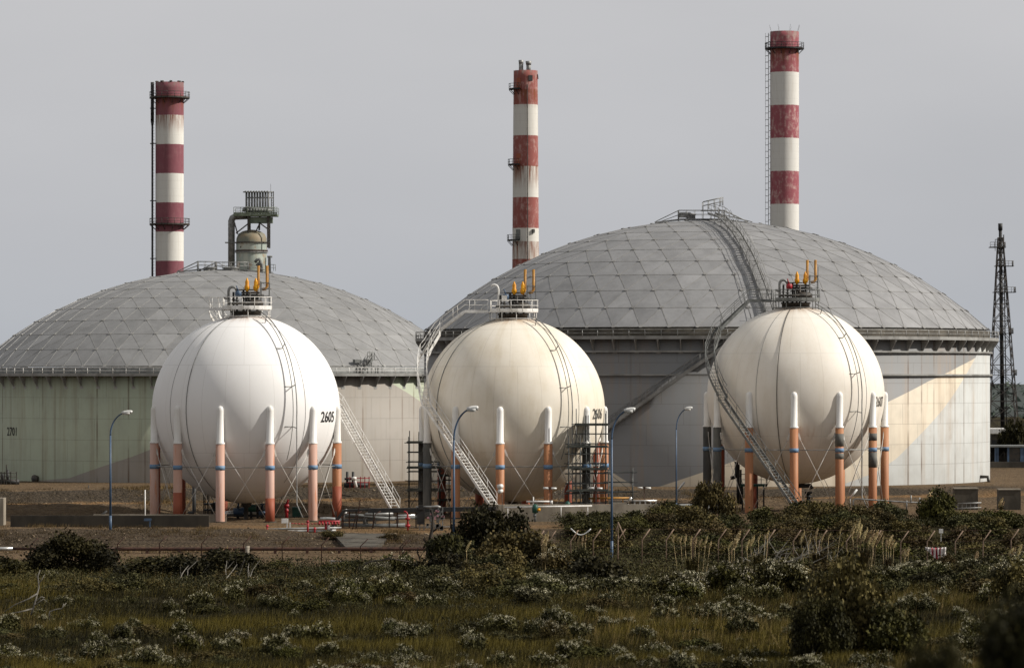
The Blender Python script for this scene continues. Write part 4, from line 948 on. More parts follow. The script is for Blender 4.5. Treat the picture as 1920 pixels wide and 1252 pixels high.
for px_ in (382, 389, 396, 408, 419):
    for dy in (0, 2.): b.bar((PX(px_, d), d+dy, -.2), (PX(px_, d), d+dy, PZ(926 if px_ < 390 else 945, d)), .1, .1)
for yy in (945, 956): b.box((PX(400, d), d+1, PZ(yy, d)), (mz(38, d), 2.2, .15))
b.build('frame', M['black'], t); b = MB(); b.box((PX(408, d), d+1, PZ(950, d)), (mz(20, d), 1.6, .9)); b.build('housing', M['dark'], t)
b = MB(); d = 432; b.tube([W(364, 905, d), W(364, 958, d), W(361, 962, d), W(352, 962, d)], .2, 8); simple('down_pipe', 'black vertical pipe behind the left legs of the white sphere', 'pipe', b, 'black')
b = MB(); d = 424; q = W(538, 972, d); b.tube([q, W(537, 947, d)], .16, 8); b.tube([W(533, 948, d), W(542, 948, d)], .2, 8); b.tube([W(537, 946, d), W(541, 936, d)], .13, 8); b.tube([W(534, 957, d), W(541, 957, d)], .18, 8); simple('fire_monitor', 'red fire monitor standing under the right of the white sphere', 'fire monitor', b, 'red')
b = MB(); d = 426; b.box(W(556, 959, d), (.85, .7, 1.)); b.box(W(556, 953, d), (.95, .8, .1)); b.box(W(552, 967, d), (.12, .5, .5)); b.box(W(560, 967, d), (.12, .5, .5)); simple('green_box', 'small green equipment box under the right of the white sphere', 'box', b, 'green')
t = thing('tilted_floodlight', 'pale tilted tube lamp by the rear right leg of the white sphere', 'lamp', W(585, 972, 418)); b = MB(); b.tube([W(582, 945, 418), W(590, 934, 418)], .14, 8); b.build('lamp_tube', M['straw'], t); b = MB(); b.tube([W(580, 975, 418), W(582, 946, 418)], .05, 6); b.build('stand', M['galv'], t)
# valves and red rails on the bank behind
t = thing('valve_station', 'valves inside red rails on the bank behind the white stairway', 'valves', at_depth(670, 449)); d = 449; b = MB()
for px_ in (656, 664, 676, 684, 692): b.bar(W(px_, 915, d), W(px_, 893, d), .09, .09)
for yy in (896, 904): b.tube([W(650, yy, d), W(694, yy, d)], .05, 6)
b.build('red_rail', M['red'], t); b = MB()
for px_ in (651, 662): b.tube([W(px_, 914, d+1), W(px_, 884, d+1)], .14, 8); b.lathe((PX(px_, d), d+1, 0), [(.01, PZ(900, d)), (.35, PZ(900, d)), (.35, PZ(896, d)), (.01, PZ(896, d))], 10)
b.tube([W(645, 909, d+1), W(690, 909, d+1)], .25, 8); b.build('pipework', M['black'], t)
b = MB(); b.lathe((PX(664, d), d-.2, 0), [(.01, PZ(900, d)), (.28, PZ(899, d)), (.28, PZ(894, d)), (.01, PZ(893, d))], 10); b.tube([W(664, 896, d-.2), W(668, 913, d-.2)], .16, 8); b.build('white_valve', M['white'], t)
# pipe rack between the first two spheres
t = thing('pipe_rack', 'low rack of black and grey pipes between the white and the cream sphere', 'pipe rack', (PX(740, 408), 408, -.5)); d = 404
b = MB(); b.bar(W(690, 957, d), W(930, 953, d), .9, .42); b.bar(W(645, 957, d), W(692, 955, d), .7, .22); b.bar(W(622, 988, d), W(645, 957, d), .7, .28); b.bar(W(618, 993, d), W(643, 961, d), .1, .1)
b.build('cable_tray', M['black'], t)
for px_ in (630, 643, 655, 668, 700, 730, 745, 780, 812, 845, 880):
    b = MB(); b.bar(W(px_, 1003, d), W(px_, 958, d), .13, .13); b.build('rack_post', M['rust'] if px_ % 2 else M['dark'], t)
for px_, yy in ((664, 985), (671, 960), (700, 985), (640, 987)):
    b = MB(); b.tube([W(px_-5, 1000, d-1.2), W(px_+4, yy-22, d-1.2), W(px_+14, yy-27, d-1.2)], .05, 6); b.build('bent_conduit', M['rust'], t)
for pts, r_, m_ in (([(684, 986), (684, 966), (686, 964), (737, 963)], .19, 'galv'), ([(688, 986), (688, 970), (690, 967), (700, 967)], .12, 'silver'), ([(646, 966), (676, 967), (740, 972)], .2, 'grey'), ([(640, 975), (700, 974), (790, 968)], .16, 'grey'), ([(745, 983), (745, 969), (747, 967), (778, 966)], .14, 'silver'),
                    ([(640, 984), (720, 986), (760, 984)], .24, 'grey'), ([(715, 984), (757, 983)], .15, 'silver'), ([(702, 983), (704, 974), (700, 971)], .13, 'silver'), ([(630, 990), (700, 990), (850, 988)], .13, 'black'), ([(646, 976), (647, 966), (650, 954)], .1, 'white'), ([(600, 972), (618, 972), (640, 974)], .17, 'silver')):
    b = MB(); b.tube([W(x, y, d+1.2) for x, y in pts], r_, 10); b.build('pipe', M[m_], t)
t = thing('fire_hydrant', 'tall red hydrant standpipe in front of the pipe rack', 'hydrant', W(764, 998, 399)); d = 399; b = MB(); b.tube([W(765, 999, d), W(764, 964, d), W(762, 960, d), W(757, 958, d)], .09, 10); b.build('standpipe', M['red'], t)
for yy in (972, 985): b = MB(); b.tube([W(760, yy, d), W(769, yy, d)], .12, 10); b.tube([W(765, yy+2.5, d), W(765, yy-2.5, d)], .17, 10); b.build('outlet', M['red'], t)
t = thing('instrument_rack', 'grey instrument rack with small pink tags beside the near lamp post', 'instrument rack', W(812, 995, 402)); d = 402; b = MB()
for px_ in (787, 795, 808, 822, 830): b.bar(W(px_, 1000, d), W(px_, 951, d), .1, .1)
b.tube([W(780, 951, d), W(812, 950, d), W(820, 949, d), W(826, 951, d)], .13, 8); b.build('frame', M['galv'], t)
b = MB(); b.box(W(789, 967, d), (.75, .5, 1.6)); b.box(W(789, 951, d-.3), (.5, .3, .4)); b.build('cabinet', M['black'], t)
b = MB(); rg = random.Random(3)
for i in range(26): b.box(W(rg.uniform(800, 832), rg.uniform(956, 990), d-.15), (rg.uniform(.15, .4), .2, rg.uniform(.15, .45)))
b.build('instruments', M['grey'], t); b = MB()
for i in range(9): b.box(W(rg.uniform(802, 832), rg.uniform(957, 978), d-.3), (.2, .06, .16))
b.build('tags', pmat('tag_pink', SR(190, 140, 150), rough=.6), t)
b = MB(); d = 402; b.tube([W(690, 1000, d-3), W(760, 1002, d-3), W(850, 1001, d-3)], .1, 6)
# bund wall block at the foot of the second stairway and its long face
t = thing('bund_wall', 'concrete bund wall at the foot of the white stairway, with a dark end face', 'wall', (PX(960, 415), 415, -1)); b = MB()
A_ = W(935, 946, 413.5); e1 = V(1, .12, 0).normalized(); x0 = A_.x
b.prism([V(x0, 413.5, -1.6), V(x0+17, 415.5, -1.6), V(x0+17, 415.9, -1.6), V(x0+.1, 414.5, -1.6), V(x0-.95, 418.5, -1.6), V(x0-1.05, 416.5, -1.6)], (0, 0, A_.z+1.6)); b.build('body', M['conc'], t)
b = MB(); b.box(W(1160, 952, 424)+V(0, 0, -.2), (1.4, 1.2, 1.5)); b.box(W(1160, 943, 424), (1.6, 1.4, .12)); simple('concrete_pier', 'small concrete pier in the scrub right of the near grey scaffold', 'pier', b, 'conc')
d = 414; b = MB(); b.tube([W(946, 951, d-1), W(1110, 948, d)], .085, 8)
for i in range(4): q = W(952+i*50, 950, d-.6); b.tube([q, q-V(0, 0, 1.2)], .04, 6)
simple('handrail_pipe', 'white pipe rail along the top of the concrete bund wall', 'rail', b, 'white')
d = 418; b = MB(); b.tube([W(987, 940, d), W(1035, 940, d)], .1, 8); b.tube([W(1000, 956, d), W(1000, 931, d)], .07, 6); b.tube([W(1034, 945, d), W(1034, 938, d)], .12, 8); simple('white_pipe', 'short white pipe under the cream sphere', 'pipe', b, 'white')
for px_, yy, d, lab in ((1031, 915, 416, 'white twin tube lamp before the middle right leg of the cream sphere'), (1117, 915, 418, 'white twin tube lamp in front of the scaffolding'), (1208, 914.5, 430, 'white twin tube lamp standing alone before the grey tank')):
    t = thing('twin_tube_lamp', lab, 'lamp', at_depth(px_, d), 'twin tube lamps on posts'); 
    for s_ in (-1, 1): b = MB(); b.tube([W(px_+s_*1.5, yy, d), W(px_+s_*12.5, yy+.4*s_, d)], .10, 8); b.build('lamp_tube', M['lamp'], t)
    b = MB(); q = W(px_, yy, d); b.tube([V(q.x, d, t.location.z-.2), q], .045, 6); b.box(q, (.25, .2, .25)); b.build('post', M['rust'], t)
t = thing('floodlight_post', 'thin post with two small floodlights before the cream sphere', 'floodlight', at_depth(941, 412)); d = 412
b = MB(); q = W(941.5, 908, d); b.tube([V(q.x, d, 0), q], .04, 6); b.build('post', M['dark'], t)
for yy, w_ in ((912, .38), (921, .3)): b = MB(); q = W(938, yy, d); b.tube([q+V(.2, 0, .1), q+V(-w_*.4, -.3, -.05)], w_*.5, 10, r1=w_*.75); b.build('floodlight', M['lamp'], t)
t = thing('green_valve', 'tall green valve with a yellow cap by the bund wall', 'valve', W(1003, 975, 413)); d = 413; q = W(1003.5, 955, d)
b = MB(); b.lathe((q.x, q.y, 0), [(.01, q.z-.35), (.30, q.z-.3), (.32, q.z+.2), (.26, q.z+.45), (.01, q.z+.58)], 14); b.build('body', M['green'], t)
b = MB(); b.tube([q+V(.2, -.1, 0), q+V(.5, -.15, 0)], .15, 10); b.build('cap', M['yellow'], t); b = MB(); b.tube([q, q-V(0, 0, 1.3)], .1, 8); b.tube([q-V(.2, 0, .55), q+V(.1, 0, -.55)], .18, 8); b.build('stem', M['grey'], t)
b = MB(); q = W(1064, 949, 418); b.lathe((q.x, q.y, 0), [(.01, q.z-.5), (.3, q.z-.5), (.3, q.z+.3), (.18, q.z+.5), (.01, q.z+.55)], 12); b.tube([q-V(0, 0, .5), q-V(0, 0, 1.2)], .12, 8); simple('green_valve', 'half hidden green valve in the scrub below the right leg of the cream sphere', 'valve', b, 'green')
d = 424; b = MB(); b.tube([W(1104, 934, d), W(1180, 933, d)], .09, 8)
for px_ in (1112, 1140, 1168): q = W(px_, 934, d); b.tube([q, q-V(0, 0, 1.)], .05, 6)
simple('yellow_pipe', 'yellow pipe rail right of the scaffolding foot', 'rail', b, 'ochre')
t = thing('tilted_floodlight', 'pale tilted tube lamp right of the blue lamp post', 'lamp', W(1181, 955, 424)); b = MB(); b.tube([W(1177, 942, 424), W(1184, 932, 424)], .14, 8); b.build('lamp_tube', M['silver'], t); b = MB(); b.tube([W(1177, 960, 424), W(1178, 942, 424)], .05, 6); b.build('stand', M['galv'], t)
for k, (yy, r_, m_, lab) in enumerate(((939, .08, 'silver', 'uppermost thin bright pipe right of the cream sphere'), (948, .17, 'grey', 'upper of two thick blue grey pipes before the grey tank'), (952.5, .17, 'galv', 'lower of two thick blue grey pipes before the grey tank'))):
    d = 428; b = MB(); b.tube([W(1150 if k == 0 else 1182, yy, d), W(1232 if k == 0 else 1330, yy-1, d)], r_, 8)
    for i in range(5): q = W(1190+i*(10 if k == 0 else 28), yy, d); b.box(q-V(0, 0, .5), (.15, .3, .9))
    simple('pipeline', lab, 'pipeline', b, m_, 'pipelines on the pad')
# equipment under and beside the third sphere
t = thing('service_frame', 'green and black service platform under the ivory sphere', 'platform', (PX(1407, 452), 452, 0)); d = 452; b = MB()
b.box((PX(1412, d), d, PZ(909, d)), (mz(50, d), 2.4, .25)); b.build('deck', M['green'], t); b = MB()
railing(b, [W(1388, 909, d)-V(0, 1.2, 0), W(1437, 909, d)-V(0, 1.2, 0)], 1.2, .55, .04)
for px_ in (1392, 1405, 1420, 1432): b.bar((PX(px_, d), d, 0), (PX(px_, d), d, PZ(909, d)), .16, .16)
b.tube([W(1384, 870, d-1), W(1384, 945, d-1)], .18, 8); b.tube([W(1389, 880, d-1), W(1389, 945, d-1)], .1, 8); b.tube([W(1381, 865, d-1), W(1381, 888, d-1), W(1378, 894, d-1), W(1370, 896, d-1)], .2, 8)
b.build('frame', M['black'], t)
b = MB(); d = 446; b.tube([W(1487, 911, d), W(1520, 910, d), W(1522, 916, d)], .24, 10); b.tube([W(1516, 925, d), W(1516, 955, d)], .22, 10); b.lathe((PX(1516, d), d, 0), [(.01, PZ(921, d)), (.4, PZ(921, d)), (.4, PZ(925, d)), (.01, PZ(925, d))], 12); b.lathe((PX(1516, d), d, 0), [(.01, PZ(930, d)), (.4, PZ(930, d)), (.4, PZ(932, d)), (.01, PZ(932, d))], 12); simple('drain_valve', 'dark drain valve and pipe beneath the ivory sphere', 'valve', b, 'black')
b = MB(); d = 434
b.tube([W(1600, 953, d), W(1600, 938, d), W(1604, 935, d), W(1640, 937, d), W(1700, 941, d), W(1760, 943, d)], .08, 8)
for px_ in (1648, 1700): b.tube([W(px_, 956, d), W(px_, 938, d)], .08, 8)
for px_, y0 in ((1708, 928), (1724, 932)): b.tube([W(px_, 942, d), W(px_, y0, d)], .08, 6)
simple('pipe_rail', 'long grey pipe rail right of the ivory sphere legs', 'rail', b, 'galv')
for px_, yy, lab, d in ((1600, 924, 'pale tilted tube lamp at the rear right legs of the ivory sphere', 438), (1740, 928, 'pale tilted tube lamp left of the concrete boxes', 440), (1277, 910, 'small round headed tilted lamp beside the far blue lamp post', 450)):
    t = thing('tilted_floodlight', lab, 'lamp', W(px_-6, yy+24, d)); b = MB(); b.tube([W(px_-6, yy+9, d), W(px_+7, yy-7, d)], .11, 8); b.build('lamp_tube', M['lamp' if px_ != 1740 else 'straw'], t); b = MB(); b.tube([W(px_-6, yy+30, d), W(px_-6, yy+9, d)], .05, 6); b.build('stand', M['galv'], t)
t = thing('pump_set', 'small pump with a red cap on a white base beside the concrete boxes', 'pump', W(1777, 944, 446)); d = 446
b = MB(); b.box(W(1778, 940, d), (1.0, .6, .25)); b.tube([W(1766, 942, d), W(1766, 930, d)], .09, 6); b.tube([W(1770, 942, d), W(1770, 929, d)], .07, 6); b.build('base', M['white'], t)
b = MB(); q = W(1775, 935, d); b.lathe((q.x, q.y, 0), [(.01, q.z-.1), (.18, q.z-.1), (.16, q.z+.1), (.01, q.z+.16)], 10); b.build('cap', M['red'], t)
b = MB(); d = 444
for k in range(6): b.box(W(1796+k*8, 950, d), (.06, .06, .7))
for yy in (944, 953): b.tube([W(1790, yy, d), W(1840, yy-2, d)], .07, 6)
simple('low_rail', 'low grey rail in front of the left concrete box', 'rail', b, 'galv')
# equipment rails at the foot of the green tank
t = thing('valve_station', 'dark valves and rails at the foot of the green tank, left edge', 'valves', at_depth(12, 470)); d = 470; b = MB(); zb = t.location.z
for px_ in (-6, 2, 8, 12, 20, 31): b.bar(W(px_, 908, d), W(px_, 884 if px_ != 12 else 871, d), .09, .09)
for yy in (886, 893, 900): b.tube([W(-8, yy, d), W(32, yy, d)], .05, 6)
b.build('rail', M['dark'], t); b = MB(); b.tube([W(-5, 903, d+1), W(36, 903, d+1)], .3, 8); b.tube([W(5, 905, d+1), W(5, 888, d+1)], .25, 8); b.tube([W(14, 905, d+1), W(14, 880, d+1)], .18, 8); b.build('pipework', M['black'], t)
b = MB(); c = at_depth(166, 450); b.tube([c, c+V(0, 0, 1.0)], .06, 6); b.box(c+V(0, 0, .45), (.3, .1, .15)); simple('marker_post', 'short dark marker post on the bank below the green tank', 'post', b, 'dark')
b = MB(); c = at_depth(197, 449.5); b.box(c+V(0, 0, .1), (4.6, .4, .16)); simple('kerb_strip', 'narrow pale kerb strip on top of the bank below the green tank', 'kerb', b, 'conc')
# slope: headwall, pipeline, posts
t = thing('culvert_headwall', 'trapezoid concrete headwall set in the gravel slope', 'headwall', (PX(680, 384), 384, -1.7)); b = MB()
T0, T1, B0, B1 = W(624, 999.5, 393), W(738, 999.5, 393), W(648, 1025, 382.5), W(704, 1025, 382.5)
b.prism([B0, B1, T1, T0], (0, .5, -.6)); b.build('body', M['concd'], t)
t = thing('wing_bush', 'x', 'bush', W(615, 1012, 386)); bpy.data.objects.remove(t)
b = MB(); pts = [at_depth(px_, 379.5)+V(0, 0, .32) for px_ in range(216, 851, 20)]; zz = [p.z for p in pts]
for p in pts: p.z = -1.30
b.tube(pts, .17, 10)
for p in pts[::3]: b.box(p-V(0, 0, .35), (.25, .5, .5))
simple('pipeline', 'rust brown pipeline along the bottom of the gravel slope', 'pipeline', b, 'rust')
b = MB(); pts = [at_depth(px_, 379.5) for px_ in (-30, 24)]
for p in pts: p.z = -1.28
b.tube(pts, .17, 10); simple('pipeline', 'short bright white pipeline end at the left edge', 'pipeline', b, 'silver')
b = MB(); pts = [at_depth(px_, 379.5) for px_ in (24, 120, 215)]
for p in pts: p.z = -1.28
b.tube(pts, .13, 8); simple('pipeline', 'dark pipeline running behind the big bush at the left', 'pipeline', b, 'rust')
b = MB(); q = at_depth(464, 366); b.tube([q-V(0, 0, .2), V(q.x, q.y, PZ(1023, 366))], .19, 14); simple('bollard', 'thick white round post on the gravel in front of the white sphere', 'bollard', b, 'conc')
b = MB(); b.tube([at_depth(px_, 357)+V(0, 0, .35) for px_ in (618, 690, 752)], .05, 6)
for px_ in (622, 686, 750): q = at_depth(px_, 357); b.tube([q-V(0, 0, .1), q+V(0, 0, .4)], .05, 6)
simple('low_rail', 'low white rail on the gravel just behind the scrub', 'rail', b, 'white')
# fences: angled posts with wires, each fence a thing
def fence(label, pxs, D, H, lean, matn, wires=True, dz=0):
    c = at_depth(pxs[len(pxs)//2], D); t = thing('fence', label, 'fence', c); tops = []
    for px_ in pxs:
        q = at_depth(px_, D); q.z += dz; b = MB(); lx = random.uniform(-.06, .06)
        k = q+V(lx, 0, H*.72); e = k+V(lean*.36*H, -.1, H*.28)
        b.tube([q-V(0, 0, .3), k, e], .055, 6); b.build('fence_post', M[matn], t); tops.append((q, k, e))
    if wires:
        b = MB()
        for f in (.25, .5, .75, 1.): b.tube([q.lerp(k, f) for q, k, e in tops], .012, 4)
        for f in (.5, 1.): b.tube([k.lerp(e, f) for q, k, e in tops], .012, 4)
        b.build('wire', M['rust'], t)
fence('rusty wire fence with slanted post tops on the gravel, left half', [58, 140, 220, 300, 378, 457, 530, 603, 677, 750, 756, 823], 358, 2.3, .8, 'rust')
fence('pale slanted top wire fence standing in the scrub, right half', [1006, 1027, 1071, 1113, 1158, 1203, 1249, 1299, 1346, 1392, 1438, 1488, 1537, 1588, 1638, 1688, 1739, 1791, 1843, 1896, 1948], 352, 3.3, .55, 'fpost')
b = MB(); b.tube([W(1070+i*4.2, 990+12*math.sin(i*PI/9)+.1*i, 356) for i in range(10)], .06, 6); simple('slack_chain', 'pale slack chain hanging between two fence posts', 'chain', b, 'lamp')
t = thing('strut_post', 'leaning strutted fence post among the scrub beside the tall blue lamp', 'post', at_depth(1161, 354)); b = MB(); q = at_depth(1159, 354); b.tube([q, W(1159, 978, 354)], .05, 6); b.tube([W(1172, 1010, 354), W(1159, 979, 354)], .06, 6); b.tube([W(1152, 1008, 354), W(1158, 985, 354)], .04, 6); b.build('strut', M['fpost'], t)
b = MB(); b.box(W(1764.5, 995, 356), (.35, .05, .35)); b.bar(W(1764.5, 1015, 356.1), W(1764.5, 995, 356.1), .05, .05); simple('small_sign', 'tiny white sign on the fence above the scrub at the right', 'sign', b, 'white')
# striped cloth barrier
D = 345.; b = MB(); K = 30; vs = []; fs = []
for i in range(K+1):
    f = i/K; px_ = 1735+38*f; sag = 1.5*math.sin(f*PI)+(4 if f < .15 else 0)*0
    bot = 1030+18*math.sin(min(1, f*1.35)*PI*.62)**2-(10 if f > .82 else 0)*(f-.82)*3
    for j in range(7): g = j/6; q = W(px_+1.2*math.sin(i*1.3+j)*g, (1025+sag)*(1-g)+bot*g, D); vs.append(q+V(0, .18*math.sin(i*1.25), 0))
for i in range(K):
    for j in range(6): fs.append((i*7+j, (i+1)*7+j, (i+1)*7+j+1, i*7+j+1))
b.add(vs, fs, True)
m_, n_, p_, ob_ = base('striped_cloth', .8, 0, .1); x_, y_, z_ = n_.sep(ob_)
n_.put(p_.inputs['Base Color'], n_.mix(n_.m('MULTIPLY', n_.m('LESS_THAN', n_.m('FRACT', n_.m('MULTIPLY', n_.m('ADD', x_, n_.m('MULTIPLY', z_, .12)), 2.9)), .42), n_.m('MULTIPLY', n_.m('GREATER_THAN', x_, -.35), n_.m('LESS_THAN', x_, .42))), SR(215, 208, 204), SR(176, 62, 76)))
cl_o = b.build('striped_sheet', m_, None, W(1754, 1036, D)); tag(cl_o, 'red and white striped sheet draped over the scrub near the right fence', 'sheet')
so_ = cl_o.modifiers.new('s', 'SOLIDIFY'); so_.thickness = .03
# ------------------------------------------------------------------ vegetation
def leaf_tris(c, size, up=.3, rg=RNG, aspect=.42):
    """one narrow triangle-pair leaf per centre -> verts, tris"""
    n_ = len(c); d = rg.normal(0, 1, (n_, 3)); d[:, 2] += up; d /= np.linalg.norm(d, axis=1)[:, None]
    e = np.cross(d, rg.normal(0, 1, (n_, 3))); e /= np.linalg.norm(e, axis=1)[:, None]
    s = (size*rg.uniform(.6, 1.4, n_))[:, None]
    v = np.stack([c-d*s*.5, c+e*s*aspect, c+d*s*.5, c-e*s*aspect], 1).reshape(-1, 3)
    i = np.arange(n_)*4
    return v, np.concatenate([np.stack([i, i+1, i+2], 1), np.stack([i, i+2, i+3], 1)])
def crown(n_, lumps, size, rg, flat=1., inner=.35, up=.3, wild=.0):
    """leaf cloud made of lumps (x,y,z,r), unit bush about 1 m in radius"""
    L = np.array(lumps); p = L[:, 3]**2; k = rg.choice(len(L), n_, p=p/p.sum())
    d = rg.normal(0, 1, (n_, 3)); d /= np.linalg.norm(d, axis=1)[:, None]
    r = L[k, 3]*(1-inner*rg.random(n_)**1.5)*(1+rg.normal(0, .10+wild, n_))
    c = L[k, :3]+d*r[:, None]*np.array([1, 1, flat])
    keep = c[:, 2] > .0; c = c[keep]; k = k[keep]
    v, t = leaf_tris(c, size, up, rg)
    tl = np.clip(rg.random(len(c))*.7+(rg.random(len(L))[k]-.3)*.6, 0, 1)
    return v, t, np.concatenate([tl, tl])
def rlumps(n_, rg, rx=.75, h=.8, r0=.22, r1=.45):
    o = []
    for _ in range(n_):
        a = rg.uniform(0, 2*PI); q = math.sqrt(rg.random())*rx; z = rg.uniform(.15, h)*math.sqrt(max(.15, 1-(q/1.05)**2)); o.append((q*math.cos(a), q*math.sin(a), z, rg.uniform(r0, r1)))
    return o
def stems_mesh(name, lumps, rg, r=.02, spread=1.):
    b = MB()
    for x, y, z, rr in lumps:
        b.tube([(x*.1, y*.1, -.1), (x*.45+rg.normal(0, .04), y*.45, z*.55), (x, y, z+rr*.5)], r, 5, r1=r*.4)
    o = b.build(name, M['bark']); me = o.data; bpy.data.objects.remove(o); return me
LM = dict(
    dark=leaf_mat('leaf_dark', SR(29, 28, 14), SR(58, 54, 25)), green=leaf_mat('leaf_green', SR(40, 40, 17), SR(76, 72, 31)),
    brown=leaf_mat('leaf_brown', SR(46, 41, 22), SR(92, 80, 46)), grey=leaf_mat('leaf_greygreen', SR(48, 48, 28), SR(90, 87, 54)),
    flower=leaf_mat('flower_cream', SR(128, 122, 98), SR(188, 182, 158), .4), grass=leaf_mat('grass_blade', SR(29, 27, 9), SR(92, 80, 29), 0),
    under=leaf_mat('scrub_leaf', SR(36, 36, 18), SR(76, 71, 38), 0))
VAR = {}
def variant(key, n_, nl, size, mat, seed, flowers=0, **kw):
    rg = np.random.default_rng(seed); lp = rlumps(nl, rg, **{k: kw[k] for k in ('rx', 'h', 'r0', 'r1') if k in kw})
    v, t, tl = crown(n_, lp, size, rg, kw.get('flat', .85), kw.get('inner', .4), kw.get('up', .3), kw.get('wild', .05))
    sc_ = np.array([1/np.percentile(np.abs(v[:, 0]), 99), 1/np.percentile(np.abs(v[:, 1]), 99), 1.05/np.percentile(v[:, 2], 99)])
    if kw.get('norm', 1): v = v*sc_
    else: sc_ = np.ones(3)
    fo = fast_mesh('foliage', v, t, tl, LM[mat]); fl = None
    if flowers:
        L = np.array(lp); top = L[np.argsort(-L[:, 2])][:max(3, nl*2//3)]; cs = []
        for x, y, z, r in top:
            for _ in range(rg.integers(2, 5)):
                d = rg.normal(0, 1, 3); d[2] = abs(d[2])+.5; d[1] -= .3; d /= np.linalg.norm(d); c = np.array([x, y, z])+d*r*1.02
                cs.append(c+rg.normal(0, .075, (flowers, 3))*np.array([1, 1, .7]))
        c = np.concatenate(cs)*sc_; v, t = leaf_tris(c, .05, .2, rg, .5); fl = fast_mesh('flower_heads', v, t, np.tile(rg.random(len(c)), 2), LM['flower'])
    st = stems_mesh('stems', [(x*1.1, y*1.1, z*1.12, r*1.3) for x, y, z, r in lp[:24]] if key[0] == 'big' else lp[:7], rg, .011 if key[0] == 'big' else .02); VAR[key] = (fo, fl, st)
for i in range(4): variant(('flower', i), 5200, 13, .08, ('green', 'grey', 'green', 'brown')[i], 20+i, 16 if i != 1 else 24)
for i in range(3): variant(('big', i), 16000, 34, .055, ('dark', 'dark', 'brown')[i], 80+i, 0, inner=.55, wild=.14, r0=.12, r1=.34, rx=.85, h=.85, up=.8)
for i in range(3): variant(('mid', i), 7000, 18, .075, ('green', 'brown', 'grey')[i], 90+i, 0, inner=.55, wild=.12, r0=.14, r1=.36, up=.6)
for i in range(3): variant(('dark', i), 5200, 16, .085, ('dark', 'green', 'dark')[i], 40+i, 0, inner=.5, wild=.08)
for i in range(2): variant(('brown', i), 6500, 16, .075, 'brown', 50+i, 0, inner=.6, wild=.12, up=1.)
for i in range(2): variant(('grey', i), 6000, 14, .075, 'grey', 60+i, 0, inner=.5, wild=.1)
def shrub(kind, i, loc, r, h, label, group=None, name='shrub', cat='shrub', rz=None):
    fo, fl, st = VAR[(kind, i)]
    t = thing(name, label, cat, loc, group); t.scale = (r, r, h); t.rotation_euler[2] = rz if rz is not None else random.uniform(-.5, .5)
    for nm, me in (('stems', st), ('foliage', fo), ('flower_heads', fl)):
        if me: o = bpy.data.objects.new(nm, me); COL.objects.link(o); o.parent = t
    return t
def topz(px, py, D): return PZ(py, D)
def bush_at(kind, i, px0, px1, ytop, D, label, **kw):
    x0, x1 = PX(px0, D), PX(px1, D); q = V((x0+x1)/2, D, 0); q.z = Z(q.x, D)-.1; h = max(.6, PZ(ytop, D)-q.z)
    return shrub(kind, i, q, (x1-x0)/2/1.02, h/1.05, label, **kw)
# the bushes one can tell apart
bush_at('big', 0, 48, 226, 1006, 334, 'big round dark green bush at the left in front of the gravel slope', rz=.2)
bush_at('dark', 2, 205, 372, 1044, 330, 'low dark bush just right of the big round one at the left', rz=1.)
bush_at('big', 1, 330, 512, 1034, 326, 'spreading dark bush with bare twigs before the white round post', rz=2.2)
bush_at('mid', 0, -40, 70, 1046, 330, 'low bush at the left edge beside the big round one', rz=2.2)
bush_at('big', 1, 838, 1000, 958, 352, 'tall straggling dark bush in front of the concrete bund wall', rz=.9)
bush_at('dark', 0, 790, 895, 1006, 345, 'dark bush wrapped round the foot of the near blue lamp post', rz=3.)
bush_at('mid', 1, 890, 1050, 1000, 342, 'dark bush right of the tall straggling one, below the cream sphere', rz=4.2)
bush_at('big', 2, 1486, 1692, 1060, 236, 'large rounded dark brown bush in the open grass at the right', rz=.4)
bush_at('big', 0, 1490, 1600, 1125, 232, 'black green skirt of foliage at the foot of the large brown bush', rz=2.)
bush_at('mid', 0, 1620, 1745, 1142, 233, 'loose grassy bush leaning on the right of the large brown bush', rz=2.6)
bush_at('mid', 1, 1290, 1378, 908, 412, 'olive bush standing before the left legs of the ivory sphere', rz=.3)
bush_at('mid', 0, 1722, 1800, 922, 402, 'olive bush left of the concrete boxes', rz=1.3)
bush_at('big', 1, 1800, 2040, 1150, 58, 'nearest dark bush, blurred in the bottom right corner', rz=.2)
bush_at('big', 0, 1690, 1840, 1215, 56, 'second blurred dark bush beside the one in the bottom right corner', rz=1.2)
bush_at('mid', 1, 1850, 1960, 1062, 290, 'dark bush at the right edge below the fence', rz=1.9)
bush_at('brown', 1, 600, 650, 995, 391, 'dry brown bush at the left side of the concrete headwall', rz=1.1)
bush_at('brown', 0, 702, 752, 1000, 390, 'dry dark bush at the right side of the concrete headwall', rz=2.1)
for px0, px1, yt, D, k in ((1240, 1330, 1078, 300, 'left'), (1330, 1420, 1060, 302, 'middle'), (1420, 1520, 1058, 300, 'right')):
    bush_at('flower', 0, px0, px1, yt, D, 'dense cream flowered bush, %s of the three below the pampas plumes' % k, group='cream flowered bushes below the plumes', rz=random.uniform(0, 6))
rg = np.random.default_rng(5); SC = []
def scatter(n_, fpx, fD, kinds, rr, hh, label, group, name='shrub', cat='shrub'):
    for _ in range(n_):
        D = fD(); px = fpx(D); kind, i = kinds[rg.integers(len(kinds))]; x = PX(px, D); r = rg.uniform(*rr)
        if vnoise(x, D, .075, 41) < rg.uniform(.1, .62): continue
        SC.append((r/D*rg.uniform(.75, 1.25), kind, i, (x, D, Z(x, D)-.08), r, r*rg.uniform(*hh), label, group, name, cat, rg.uniform(0, 6.28)))
FL = [('flower', i) for i in range(4)]
